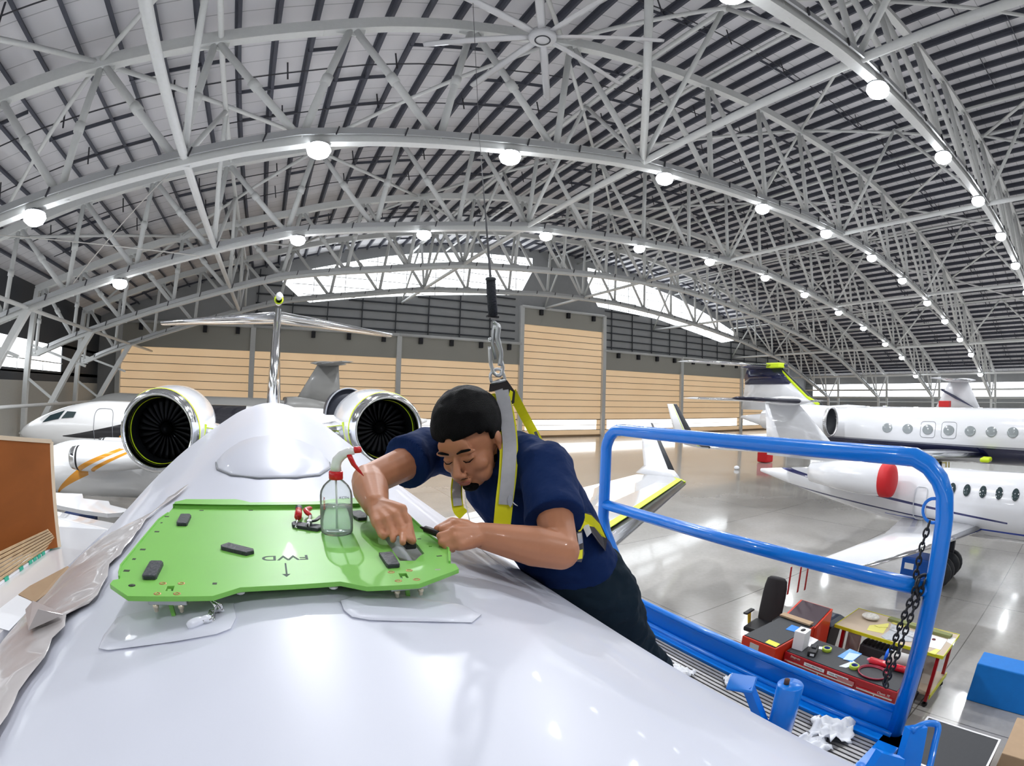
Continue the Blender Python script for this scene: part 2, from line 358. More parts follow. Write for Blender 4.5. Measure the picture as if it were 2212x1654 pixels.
# ------------------------------------------------------------------ high bay lamps
LX = [-7.4, .6, 6.55, 13.3, 19.9, 26.4, 33.1, 39.2, 45.8, 51.8, 58.2, 64.0, 69.8]
LAMP = mat('lamp glass glowing', (1, 1, 1), .3, emit=22, ecol=(.92, .96, 1)); HOUS = mat('lamp housing', (.25, .26, .28), .4, .5)
def lamp_data(f):
    ld = bpy.data.lights.new('high_bay_light', 'SPOT'); ld.energy = LAMP_W * f; ld.color = (.95, .97, 1); ld.shadow_soft_size = .12; ld.spot_size = radians(150); ld.spot_blend = .35; return ld
LD = lamp_data(1.0); LD_DIM = lamp_data(.5); LD_NEAR = lamp_data(2.3)
DARKL = mat('unlit lamp glass', (.8, .8, .8), .3)
def make_lamp(x, y):
    root = empty('high_bay_lamp', (x, y, bot(x) - .3))
    MB().lathe([(.02, .34), (.1, .33), (.12, .2), (.2, .14), (.33, .08), (.3, .07)], n=16).build('lamp_shade', HOUS, root)
    MB().lathe([(.3, .08), (.36, -.05), (.3, -.2), (.15, -.29), (.001, -.32)], n=16).build('lamp_glass', LAMP, root)
    MB().bar((0, 0, .3), (0, .1, .5), .05).build('bracket', HOUS, root)
    ld = LD; lo = bpy.data.objects.new('lamp_light', ld); COL.objects.link(lo)
    lo.location = (0, 0, -.4); lo.parent = root
    return root
lp = None
RN = {1: 'behind the camera', 2: 'behind the camera', 3: 'on the nearest truss', 4: 'on the second truss', 5: 'on the third truss'}
for k in (1, 2, 3, 4, 5):
    for i, x in enumerate(LX):
        y = TY[k]; 
        if lp is None: o = lp = make_lamp(x, y)
        else: o = copy_tree(lp); o.location = (x, y, bot(x) - .3)
        for c_ in o.children:
            if c_.type == 'LIGHT': c_.data = LD_DIM if (k < 3 or (k == 3 and x < 8)) else (LD_NEAR if k == 4 and x < 16 else LD)
        tag(o, 'glowing white high bay lamp %s, number %d from the left wall' % (RN[k], i + 1) if k >= 3 else 'white high bay lamp hanging from a truss behind the camera', 'lamp',
            'high bay lamps ' + RN[k])

# ------------------------------------------------------------------ walls
WALL = mat('grey wall cladding', (.44, .45, .46), .6, noise=.08, nscale=1.5); WALLD = mat('dark girt', (.06, .065, .075), .6)
CREAM = mat('cream wall panel', (.56, .54, .49), .6, noise=.06)
zh = 4.4 + 5.75                                    # head of the low doors
BAYS = [(-15.3, -2.2, zh, 0), (-2.2, 12.05, zh, 0), (12.05, 25.6, zh, 0), (25.6, 36.8, 4.4 + 9.9, 1), (36.8, 50.2, zh, 0), (50.2, 63.7, zh, 0), (63.7, 77.2, zh, 0)]
def yz(x): return roofz(x)
def wpoly(y, pts, th=.12): return [(a, y, b) for a, b in pts]
# end wall above the doors, built around its two long windows
WA = [(.2, 13.7), (2.6, 12.9), (8, 13.7), (15.2, 14.5), (25.4, 15.7), (26.6, 16.8), (26.9, 19.3)]     # lower edge of window A
mb = MB()
def wcol(xa, xb, za, zb, zc, zd): mb.add([(xa, YF, za), (xb, YF, zb), (xb, YF, zd), (xa, YF, zc), (xa, YF + .12, za), (xb, YF + .12, zb), (xb, YF + .12, zd), (xa, YF + .12, zc)],
        [(0, 1, 2, 3), (7, 6, 5, 4), (0, 4, 5, 1), (3, 2, 6, 7), (0, 3, 7, 4), (1, 5, 6, 2)], False)
def winlow(x):
    if .2 < x < 26.9: return interp(x, [.2, 2.6, 8, 15.2, 25.4, 26.9], [14.6, 12.7, 13.6, 14.5, 15.6, 18.5])
    if 34.4 < x < 62: return interp(x, [34.4, 35.6, 45.8, 59.1, 62], [18.6, 15.5, 15.0, 13.0, 13.6])
    return None
def winhigh(x): return roofz(x) - interp(x, [-20, 0, 14, 30, 50, 62, 90], [1.6, 1.6, 1.0, 1.0, 1.1, 1.2, 1.2])
xs = sorted(set([X0, -15.3, X1] + [i * 1.0 for i in range(-17, 84)] + [.2, 26.9, 34.4, 62, 25.6, 36.8, 12.05, 50.2, 63.7, 77.2]))
for xa, xb in zip(xs, xs[1:]):
    m_ = (xa + xb) / 2; z0 = 0
    for b in BAYS:
        if b[0] <= m_ <= b[1]: z0 = b[2]
    if winlow(m_):
        wl = [max(z0, winlow(min(max(q, (.21 if m_ < 30 else 34.41)), 26.89 if m_ < 30 else 61.99))) for q in (xa, xb)]
        wcol(xa, xb, z0, z0, wl[0], wl[1]); wcol(xa, xb, max(winhigh(xa), wl[0]), max(winhigh(xb), wl[1]), roofz(xa) + .1, roofz(xb) + .1)
    else: wcol(xa, xb, z0, z0, roofz(xa) + .1, roofz(xb) + .1)
tag(mb.build('wall_far', WALL), kind='structure')
SKY = mat('frosted window panel', (.9, .95, 1), .4, emit=3.2, ecol=(.93, .97, 1))
for n, (xa, xb) in enumerate(((.2, 26.9), (34.4, 62.0))):
    mb = MB(); q = [xa + .01 + (xb - xa - .02) * i / 26 for i in range(27)]
    mb.loft([[(t_, YF + .08, winlow(t_) - .1) for t_ in q], [(t_, YF + .08, max(winhigh(t_), winlow(t_)) + .1) for t_ in q]], caps=False, closed=False, smooth=False)
    fr = mb.build('window_%d' % (n + 1), SKY); tag(fr, kind='structure')
    mb = MB()
    for t_ in q[::3]: mb.bar((t_, YF - .02, winlow(t_)), (t_, YF - .02, winhigh(t_)), .07, .07)
    for zz in [12.6 + .95 * i for i in range(9)]:
        seg = [t_ for t_ in q if winlow(t_) < zz < winhigh(t_)]
        if len(seg) > 1: mb.bar((seg[0], YF - .02, zz), (seg[-1], YF - .02, zz), .05, .07)
    o = mb.build('window_frame', STEEL, fr)
# girts and columns of the end wall
mb = MB()
for i in range(9):
    zz = zh + .5 + i * .88
    for xa, xb in ((-2.2, 25.4), (37, 77)):
        st = [xx for xx in [xa + .5 * j for j in range(int((xb - xa) / .5))] if zz < roofz(xx) - .3 and (winlow(xx) is None or zz < winlow(xx) - .1)]
        if st:
            run = [st[0]]
            for a in st[1:]:
                if a - run[-1] > .6: 
                    if len(run) > 1: mb.bar((run[0], YF - .1, zz), (run[-1], YF - .1, zz), .1, .14)
                    run = []
                run.append(a)
            if len(run) > 1: mb.bar((run[0], YF - .1, zz), (run[-1], YF - .1, zz), .1, .14)
for xx in [-2 + 3.4 * i for i in range(8)] + [38 + 3.3 * i for i in range(12)]:
    zt = winlow(xx) or roofz(xx) - .2
    if zt > zh: mb.bar((xx, YF - .16, zh), (xx, YF - .16, zt - .1), .09, .1)
tag(mb.build('wall_girt', WALLD), 'dark grid of girts on the grey end wall above the doors', 'beam')
# fabric hangar doors
def fabric():
    m = bpy.data.materials.new('translucent door fabric'); m.use_nodes = True; nt = m.node_tree; N = nt.nodes; L = nt.links
    for n in list(N): N.remove(n)
    o = N.new('ShaderNodeOutputMaterial'); d = N.new('ShaderNodeBsdfDiffuse'); t = N.new('ShaderNodeBsdfTranslucent'); mx = N.new('ShaderNodeMixShader')
    tc = N.new('ShaderNodeTexCoord'); n1 = N.new('ShaderNodeTexNoise'); n1.inputs['Scale'].default_value = .25; n1.inputs['Detail'].default_value = 2
    r = N.new('ShaderNodeValToRGB'); r.color_ramp.elements[0].color = (.84, .68, .50, 1); r.color_ramp.elements[1].color = (.92, .78, .61, 1)
    L.new(tc.outputs['Object'], n1.inputs[0]); L.new(n1.outputs['Fac'], r.inputs[0]); L.new(r.outputs[0], d.inputs[0]); L.new(r.outputs[0], t.inputs[0])
    mx.inputs[0].default_value = .42; L.new(d.outputs[0], mx.inputs[1]); L.new(t.outputs[0], mx.inputs[2]); L.new(mx.outputs[0], o.inputs[0]); return m
FAB = fabric(); RIB = mat('door rib aluminium', (.16, .14, .12), .5); HEADM = mat('door header panel', (.48, .47, .42), .6)
CLEARW = mat('clear door strip', (1, 1, 1), .4, emit=2.2, ecol=(1, .97, .92)); WARM = mat('brown door sill', (.32, .2, .1), .5)
DN = 1
for (xa, xb, ztop, tall) in BAYS:
    hb = ztop - (2.25 if not tall else 1.9)
    root = empty('door_%d' % DN, ((xa + xb) / 2, YF, 0)); DN += 1; tag(root, kind='structure')
    w2 = (xb - xa) / 2 - .22
    m_ = MB(); m_.b2((-w2, -.02, 1.95), (w2, .0, hb)); m_.build('door_curtain', FAB, root)
    m_ = MB(); m_.b2((-w2, -.03, 0.15), (w2, -.01, .72)); m_.b2((-w2, -.03, 1.9), (w2, -.01, 1.98)); m_.build('door_skirt', FAB, root)
    m_ = MB(); m_.quad((-w2 + .5, 0.01, .72), (w2 - .5, .01, .72), (w2 - .5, .01, 1.92), (-w2 + .5, .01, 1.92)); m_.build('clear_strip', CLEARW, root)
    m_ = MB()
    for sx_ in (-1, 1): m_.b2((sx_ * w2, -.03, .7), (sx_ * (w2 - .55), -.01, 1.95))
    m_.build('strip_end', FAB, root)
    m_ = MB(); z = 1.97
    while z < hb - .1: m_.bar((-w2, -.06, z), (w2, -.06, z), .06, .055); z += .745
    m_.bar((-w2, -.06, 1.3), (w2, -.06, 1.3), .05, .05); m_.bar((-w2, -.06, .74), (w2, -.06, .74), .06, .06); m_.build('door_rib', RIB, root)
    m_ = MB(); m_.b2((-w2, -.14, hb), (w2, .02, ztop)); m_.build('door_header', HEADM, root)
    m_ = MB(); m_.b2((-w2, -.14, 0), (w2, .02, .17)); m_.build('door_sill', WARM, root)
    m_ = MB(); m_.tube([(-w2 - .2, -.28, ztop + .03), (w2 + .2, -.28, ztop + .03)], .17, 8); m_.build('header_pipe', STEEL, root)
    m_ = MB()
    n_ = 4 if not tall else 3
    for j in range(n_): xj = -w2 + (j + .6) * 2 * w2 / n_; m_.b2((xj - .18, -.5, ztop - .75), (xj + .18, -.15, ztop - .15))
    m_.build('door_hoist', mat('black hoist box', (.02, .02, .025), .5), root)
for i, xx in enumerate([b[0] for b in BAYS] + [77.2]):
    h = 14.4 if i in (3, 4) else 10.2
    tag(MB().b2((xx - .24, YF - .38, 0), (xx + .24, YF + .02, h)).build('trim_%d' % (i + 1), STEEL), kind='structure')
# side walls
mb = MB(); mb.b2((X1, YB, 0), (X1 + .15, YF, 5.55)); mb.b2((X1, YB, 7.6), (X1 + .15, YF, roofz(X1) + .2))
mb.b2((X1, YF - 1.5, 5.5), (X1 + .15, YF, 7.7)); tag(mb.build('wall_right', WALL), kind='structure')
mb = MB(); mb.quad((X1 + .05, YB, 5.5), (X1 + .05, YF - 1.5, 5.5), (X1 + .05, YF - 1.5, 7.65), (X1 + .05, YB, 7.65))
w3 = mb.build('window_3', SKY); tag(w3, kind='structure')
m_ = MB(); m_.bar((X1 - .1, YB, 6.5), (X1 - .1, YF, 6.5), .1, .1); m_.bar((X1 - .1, YB, 7.05), (X1 - .1, YF, 7.05), .08, .06); m_.build('window_frame', STEEL, w3)
tag(MB().tube([(X1 - .5, YB, 4.7), (X1 - .5, YF, 4.7)], .1, 6).build('wall_rail', STEEL), 'pale rail along the low grey wall behind the right jets', 'rail')
mb = MB(); mb.b2((X0 - .15, YB, 4.9), (X0, YF, 5.15)); mb.b2((X0 - .15, YB, 7.0), (X0, YF, roofz(X0) + .2))
mb.b2((X0 - .15, 40, 4.9), (X0, YF, 7.2)); mb.b2((X0 - .15, YB, 4.3), (X0, YF, 5)); tag(mb.build('wall_left', WALLD), kind='structure')
tag(MB().b2((X0 - .12, YB, 0), (X0 + .03, YF, 4.4)).build('wall_left_lower', CREAM), kind='structure')
mb = MB(); mb.quad((X0 - .08, YB, 5.1), (X0 - .08, 40, 5.1), (X0 - .08, 40, 7.05), (X0 - .08, YB, 7.05)); w4 = mb.build('window_4', SKY); tag(w4, kind='structure')
m_ = MB(); m_.bar((X0 + .02, YB, 5.75), (X0 + .02, 40, 5.75), .1, .08)
for i in range(34): m_.bar((X0 + .02, YB + 2.1 * i, 5.1), (X0 + .02, YB + 2.1 * i, 5.8), .08, .08)
m_.build('window_frame', STEEL, w4)
tag(MB().b2((X0, YB - .15, 0), (X1, YB, 22)).build('wall_back', CREAM), kind='structure')

# two slim tension rods across the left bays, and the strut up from the second truss
for a, b, nm in (((0, 508), (432, 553), 'level'), ((372, 368), (158, 612), 'sloping')):
    p, q = at_y(*a, 17.5), at_y(*b, 18.5 if nm == 'level' else 19.5)
    tag(MB().tube([p, q], .022, 6).build('tension_rod', mat('pale rod', (.7, .68, .64), .4)), 'thin pale %s tension rod crossing the trusses at the upper left' % nm, 'rod')
p = Vector((12.15, TY[4], bot(12.15))); tag(MB().tube([p, at_y(1402, -20, 8.2)], .14, 10).build('hanger_strut', STEEL), 'thick pale strut rising from the second truss right of the ceiling fan', 'strut')
# ceiling fan: eight long blades at rest round a white hub
hub = at_d(1172, 80, 16.2); fan = empty('ceiling_fan', hub); tag(fan, 'giant white ceiling fan with long blades near the top middle', 'fan')
FANW = mat('fan white', (.62, .62, .64), .35, coat=.3)
MB().lathe([(.02, -.14), (.36, -.12), (.42, -.06), (.42, .1), (.3, .2), (.12, .24)], n=32).build('hub', FANW, fan)
MB().lathe([(.20, -.146), (.24, -.146), (.24, -.13)], n=32, caps=False).build('hub_ring', HNG, fan)
MB().tube([(0, 0, .2), (0, 0, roofz(hub.x) - hub.z)], .07, 10).build('drop_rod', FANW, fan)
for k in range(8):
    a = 2 * pi * k / 8 + .22; d = Vector((cos(a), sin(a), 0)); s_ = Vector((-sin(a), cos(a), .18)); m_ = MB(); 
    m_.loft([[d * r_ + s_ * (w_ * c_) + Vector((0, 0, h_)) for c_, h_ in ((-1, 0), (-.5, .03), (.3, .035), (1, 0), (.3, .01), (-.5, .005))] for r_, w_ in ((.4, .11), (.7, .13), (3.5, .12), (3.6, .08))]); m_.build('fan_blade', FANW, fan)
# ================================================================== AIRCRAFT
WHITE = mat('glossy white paint', (.80, .81, .84), .22, coat=.8); CHROME = mat('polished metal', (.82, .83, .85), .12, 1.)
BLACK = mat('soft black', (.012, .012, .014), .5); DARKG = mat('dark grey rubber', (.04, .043, .05), .55)
TAPE = mat('yellow green masking tape', (.62, .80, .02), .5); NAVY = mat('navy paint', (.008, .012, .06), .2, coat=1.)
GREYP = mat('grey paint', (.34, .34, .33), .35, coat=.4); REDC = mat('red cover cloth', (.55, .01, .015), .6, bump=.3, bscale=6)
CABIN = mat('cabin window pane', (.30, .33, .34), .12, coat=1.); COCK = mat('cockpit glass', (.03, .05, .055), .05, coat=1.); SEAM = mat('panel seam', (.22, .23, .25), .6)
FOIL = mat('crinkled foil lining', (.6, .6, .6), .25, 1., bump=1., bscale=14)
DUCT = mat('dark intake duct', (.012, .014, .016), .35, .3); FANB = mat('dark fan blade', (.010, .011, .014), .38, .6)

def stripe_mat(name, base, bands, floor_=None):
    """paint with bands; a band = (x0, z0, x1, z1, power, half width at x0, at x1, colour); floor_ = (z, slope, colour) fills below a line"""
    m = bpy.data.materials.new(name); m.use_nodes = True; nt = m.node_tree; N = nt.nodes; L = nt.links; b = N['Principled BSDF']
    b.inputs['Roughness'].default_value = .22; b.inputs['Coat Weight'].default_value = .8; b.inputs['Coat Roughness'].default_value = .04
    tc = N.new('ShaderNodeTexCoord'); sp = N.new('ShaderNodeSeparateXYZ'); L.new(tc.outputs['Object'], sp.inputs[0])
    def mth(op, a, c, d=None, clamp=False):
        n = N.new('ShaderNodeMath'); n.operation = op; n.use_clamp = clamp
        for i, v in enumerate((a, c, d)):
            if v is None: continue
            if isinstance(v, (int, float)): n.inputs[i].default_value = v
            else: L.new(v, n.inputs[i])
        return n.outputs[0]
    X, Z = sp.outputs['X'], sp.outputs['Z']; cur = None
    def mix(fac, colour):
        nonlocal cur
        n = N.new('ShaderNodeMix'); n.data_type = 'RGBA'; L.new(fac, n.inputs[0])
        if cur is None: n.inputs[6].default_value = (*base, 1)
        else: L.new(cur, n.inputs[6])
        n.inputs[7].default_value = (*colour, 1); cur = n.outputs[2]
    if floor_:
        z0, sl, c = floor_; line = mth('MULTIPLY_ADD', X, sl, z0); mix(mth('LESS_THAN', Z, line), c)
    for x0, z0, x1, z1, pw, h0, h1, c in bands:
        t = mth('DIVIDE', mth('SUBTRACT', X, x0), x1 - x0); tc_ = mth('MINIMUM', mth('MAXIMUM', t, 0.), 1.)
        cz = mth('MULTIPLY_ADD', mth('POWER', tc_, pw), z1 - z0, z0); hw = mth('MULTIPLY_ADD', tc_, h1 - h0, h0)
        f = mth('LESS_THAN', mth('ABSOLUTE', mth('SUBTRACT', Z, cz), 0), hw)
        f = mth('MULTIPLY', f, mth('MULTIPLY', mth('GREATER_THAN', t, 0.), mth('LESS_THAN', t, 1.))); mix(f, c)
    L.new(cur, b.inputs['Base Color']); return m

AF = [(0, 0), (.01, .25), (.05, .62), (.15, .9), (.35, 1.), (.6, .7), (.85, .28), (1, .03)]
def foil(le, chord, aft, nrm, t, f0=0., f1=1., g=1.):
    le, aft, nrm = Vector(le), Vector(aft).normalized(), Vector(nrm).normalized(); up = []; lo = []
    xs = [a for a, _ in AF if f0 <= a <= f1]
    if f1 < 1 and xs[-1] < f1: xs.append(f1)
    for a in xs:
        h = interp(a, [q[0] for q in AF], [q[1] for q in AF]) * t / 2 * chord * g
        up.append(le + aft * (a * chord - (g - 1) * .02) + nrm * h)
        if a > 0: lo.append(le + aft * (a * chord - (g - 1) * .02) - nrm * h)
    return up + lo[::-1]
def blade(mb, secs, aft, nrm, t, **k):              # secs: (le, chord)
    return mb.loft([foil(le, c, aft, nrm, t, **k) for le, c in secs])
def ring_ell(x, zc, ry, rz, n=40, sq=0.):
    return [Vector((x, ry * cos(2 * pi * k / n), zc + rz * sin(2 * pi * k / n))) for k in range(n)]

def jet(name, label, L, R, zc, loc, rz, white, side=1, nose=.2, tail=.36, windows=None, win_r=(.15, .2), win_mat=None, eng=None, fin=None, htail=None, wing=None, cockpit=False, fin_mat=None, tail_up=.55, low=1., group=None, sections=None, eng_mat=None):
    root = empty(name, loc, rz); tag(root, label, 'aircraft', group)
    # fuselage: nose at x=0, tail at x=L
    st = []
    nn = 12
    for i in range(nn + 1):
        t = i / nn; r = sin(min(1, t) * pi / 2) ** .62; st.append((nose * L * t, zc - R * .42 * (1 - t) ** 1.7, R * r * .98 + .01, R * r * (1 - .12 * (1 - t)) + .01))
    st.append((L * .4, zc, R, R)); st.append((L * (1 - tail), zc, R, R))
    for i in range(1, 13):
        t = i / 12; r = 1 - t ** 1.5 * .93; st.append((L * (1 - tail) + L * tail * t, zc + R * tail_up * t ** 1.4, R * r, R * (r * .94 + .06 * (1 - t) )))
    if sections: st = sections
    mb = MB(); mb.loft([ring_ell(*q) for q in st]); fus = mb.build('fuselage', white, root)
    def surf(x, ang, off=0.):                          # ang from +y (deg), upwards positive
        c = interp(x, [q[0] for q in st], [q[1] for q in st]); ry = interp(x, [q[0] for q in st], [q[2] for q in st]); r2 = interp(x, [q[0] for q in st], [q[3] for q in st])
        a = radians(ang); return Vector((x, cos(a) * (ry + off), c + sin(a) * (r2 + off)))
    root['_'] = 1; del root['_']
    if windows:
        for x, z in windows[0]:
            sn = (z - zc) / R; a = math.degrees(math.asin(sn)); a = a if side > 0 else 180 - a
            p = surf(x, a, .012); nr = Vector((0, p.y, p.z - zc)).normalized()
            m2 = MB(); m2.lathe([(win_r[0] * 1.0, -.01), (win_r[0] * 1.0, .004), (win_r[0] * .9, .012), (.001, .015)], p, nr, 20, sx=1., sy=win_r[1] / win_r[0], x0=(1, 0, 0))
            m2.build('cabin_window', win_mat or CABIN, root)
    if eng:
        (ex, ey, ez, er, el, inlet) = eng
        for s in (-1, 1):
            m2 = MB(); m2.lathe([(er * .93, .12 * er), (er, .45 * er), (er * 1.06, el * .35), (er * .98, el * .6), (er * .66, el), (er * .5, el), (er * .4, el * .9)], (ex, s * ey, ez), (1, 0, 0), 32, caps=False)
            na = m2.build('nacelle', eng_mat or white, root)
            m2 = MB()
            if inlet == 'cover': m2.lathe([(.001, -.04), (er * .6, -.03), (er * .97, .03), (er * 1.03, .1), (er * 1.05, .31), (er * 1.02, .32)], (ex, s * ey, ez), (1, 0, 0), 28, sx=1.); m2.build('intake_cover', REDC, na)
            else:
                m2.lathe([(er * .80, .3), (er * .80, .08), (er * .85, 0), (er * .93, .02), (er * .985, .16)], (ex, s * ey, ez), (1, 0, 0), 32, caps=False); m2.build('intake_lip', CHROME if inlet != 'foil' else FOIL, na)
                m3 = MB(); m3.lathe([(er * .8, .1), (er * .78, .5), (er * .3, .52), (.001, .4)], (ex, s * ey, ez), (1, 0, 0), 24, caps=False); m3.build('intake', DARKG, na)
            m2 = MB(); m2.loft([[Vector((ex + el * .3, s * (R * .5), ez - .12)), Vector((ex + el * .3, s * (ey - er * .5), ez - .1)), Vector((ex + el * .3, s * (ey - er * .5), ez + .1)), Vector((ex + el * .3, s * (R * .5), ez + .12))],
                          [Vector((ex + el * .85, s * (R * .4), ez - .1)), Vector((ex + el * .85, s * (ey - er * .4), ez - .08)), Vector((ex + el * .85, s * (ey - er * .4), ez + .08)), Vector((ex + el * .85, s * (R * .4), ez + .1))]], smooth=False)
            m2.build('pylon', white, root)
    if fin:                                            # (le_root, chord_root, le_tip, chord_tip)
        m2 = MB(); blade(m2, [(fin[0], fin[1]), (Vector(fin[0]).lerp(Vector(fin[2]), .5), (fin[1] + fin[3]) / 2 * fin[4] if len(fin) > 4 else (fin[1] + fin[3]) / 2), (fin[2], fin[3])], (1, 0, 0), (0, 1, 0), .1); m2.build('fin', fin_mat or white, root)
    if htail:                                          # (le_root, chord, half_span, sweep_x, tip_chord, dz, mat)
        le, c, hs, sw, ct, dz, hm = htail; m2 = MB()
        for s in (-1, 1): blade(m2, [(le, c), (Vector(le) + Vector((sw, s * hs, dz)), ct)], (1, 0, 0), (0, 0, 1), .09)
        m2.build('tailplane', hm, root)
        m2 = MB()
        for s in (-1, 1): blade(m2, [(Vector(le) - Vector((.02, 0, 0)), c), (Vector(le) + Vector((sw - .02, s * hs, dz)), ct)], (1, 0, 0), (0, 0, 1), .09, f0=0, f1=.09, g=1.08)
        m2.build('tailplane_edge', CHROME, root)
        m2 = MB(); m2.loft([[Vector((le[0] - .35 + i * (c + .7) / 8, r_ * cos(a), le[2] + .02 + r_ * .8 * sin(a))) for a in [2 * pi * k / 14 for k in range(14)]] for i, r_ in enumerate((.02, .1, .16, .18, .18, .17, .13, .08, .02))])
        m2.build('tail_bullet', fin_mat or white, root)
    if wing:                                           # (le_root, chord, half, sweep, tipchord, dz, winglet)
        le, c, hs, sw, ct, dz, wl = wing
        for s in (-1, 1):
            lr = Vector((le[0], s * R * .5, le[2])); lt = Vector((le[0] + sw, s * hs, le[2] + dz))
            m2 = MB(); blade(m2, [(lr, c), (lr.lerp(lt, .4), c * .62), (lt, ct)], (1, 0, 0), (0, 0, 1), .11); wg = m2.build('wing', WHITE, root)
            m2 = MB(); blade(m2, [(lr, c), (lr.lerp(lt, .4), c * .62), (lt, ct)], (1, 0, 0), (0, 0, 1), .11, f0=0, f1=.07, g=1.06); m2.build('leading_edge', CHROME, wg)
            if wl:
                wt = lt + Vector((wl * .85, s * wl * .35, wl)); m2 = MB(); blade(m2, [(lt, ct), (lt + Vector((wl * .3, s * wl * .22, wl * .2)), ct * .8), (wt, ct * .38)], (1, 0, 0), (0, 1, -.3 * s), .08)
                m2.build('winglet', WHITE, wg)
                m2 = MB(); blade(m2, [(lt, ct), (lt + Vector((wl * .3, s * wl * .22, wl * .2)), ct * .8), (wt, ct * .38)], (1, 0, 0), (0, 1, -.3 * s), .08, f0=0, f1=.3, g=1.15); m2.build('winglet_edge', DARKG, wg)
                m2 = MB(); blade(m2, [(lt + Vector((ct * .3, 0, 0)), ct * .5), (lt + Vector((wl * .3 + ct * .24, s * wl * .22, wl * .2)), ct * .4), (wt + Vector((ct * .11, 0, 0)), ct * .2)], (1, 0, 0), (0, 1, -.3 * s), .17, f0=0, f1=.2, g=1.1); m2.build('masking_tape', TAPE, wg)
    # landing gear
    for gx, gy in ((L * .14, 0), (L * .55, 1.), (L * .55, -1.)):
        gy *= R * 1.25 if R > 1 else R * .55
        m2 = MB(); m2.bar((gx, gy, .35), (gx, gy, zc - R * .7), .14)
        for s in (-.16, .16): m2.lathe([(.1, -.09), (.3, -.09), (.34, -.04), (.34, .04), (.3, .09), (.1, .09)], (gx, gy + s, .34), (0, 1, 0), 18)
        m2.build('landing_gear', DARKG, root)
    return root, surf, fus

# --- big white and navy jet on the right: nose towards the viewer's side of the hall, tail at +y
navyline = stripe_mat('white over navy paint', (.80, .81, .84), [(2, 2.42, 24, 2.62, 1., .035, .035, (.25, .26, .3))], floor_=(2.32, .012, (.006, .009, .05)))
LB = 29.0; yB = -8.2                                  # world y of the nose
def by(wy): return wy - yB
wx = [(by(y_), 3.2) for y_ in (10.02 + 1.12, 10.02, 8.87, 7.76, 6.63, 5.51, 4.42, 3.34, 2.2, 1.1)][1:]
bj, bs, bf = jet('business_jet', 'large white business jet with navy belly and tail, round windows, behind the blue rail', LB, 1.3, 2.95, (27.2, yB, 0), pi / 2, navyline, side=1,
    windows=(wx,), win_r=(.29, .235), eng=(by(12.7), 2.55, 3.45, .82, 4.4, 'foil'), eng_mat=WHITE,
    fin=((by(14.6), 0, 3.9), 6.2, (by(18.2), 0, 6.55), 2.2), fin_mat=stripe_mat('white fin with navy top', (.74, .75, .78), [], floor_=None) if False else None,
    htail=((by(17.6), 0, 6.62), 2.2, 5.2, 3.2, 1.0, .1, WHITE), wing=((by(4.2), 0, 2.0), 5.6, 11.4, 9.4, 1.5, .55, 1.7), tail=.34, tail_up=.35)
# navy fin top with swooping lower edge, green tape on the fin leading edge
m_ = MB(); blade(m_, [((by(16.85), 0, 5.5), 3.7), ((by(17.2), 0, 6.0), 3.4), ((by(17.75), 0, 6.75), 2.5)], (1, 0, 0), (0, 1, 0), .135); m_.build('fin_top', NAVY, bj)
m_ = MB(); m_.loft([[Vector((by(17.2) + i * .42, r_ * cos(a), 6.62 + r_ * sin(a) * .8)) for a in [2 * pi * k / 12 for k in range(12)]] for i, r_ in enumerate((.05, .2, .25, .27, .27, .25, .2, .14, .07, .02))]); m_.build('tail_bullet', NAVY, bj)
m_ = MB(); pts = [Vector((by(14.75), 0, 4.28)), Vector((by(15.15), 0, 4.5)), Vector((by(15.6), 0, 4.72)), Vector((by(17.55), 0, 6.35))]
m_.tube(pts, .1, 8); m_.build('fin_leading_edge', DARKG, bj)
m_ = MB(); m_.tube([p + Vector((.13, .0, .0)) for p in pts], .13, 8); m_.build('masking_tape', TAPE, bj)
m_ = MB(); m_.bbox((by(17.9), .35, 6.62), (1.0, .7, .3), .05); m_.build('root_tape', TAPE, bj)
for wx_, wz_ in ((wx[2][0], 3.2), (wx[3][0], 3.2)):   # outlined emergency exits round two windows
    a = math.degrees(math.asin((wz_ - 2.95) / 1.3)); loop = []
    for k in range(24):
        t = 2 * pi * k / 24; ex = abs(cos(t)) ** .35 * (1 if cos(t) > 0 else -1) * .4; ez = abs(sin(t)) ** .35 * (1 if sin(t) > 0 else -1) * .38
        zz = wz_ + ez; loop.append(Vector((wx_ + ex, sqrt(max(0, 1.305 ** 2 - (zz - 2.95) ** 2)), zz)))
    m_ = MB(); m_.tube(loop, .012, 4, closed=True); m_.build('exit_outline', SEAM, bj)
m_ = MB(); m_.bbox((by(4.5), 1.9, 2.02), (.5, .8, .2), .08); m_.build('wing_root_tape', TAPE, bj)
m_ = MB(); m_.loft([[Vector((by(13.0) + i * .5, .9 * q * cos(a), 3.95 + .32 * q * sin(a))) for a in [2 * pi * k / 14 for k in range(14)]] for i, q in enumerate((.1, .55, .8, .95, 1, 1, .9, .7))]); m_.build('dorsal_fairing', WHITE, bj)

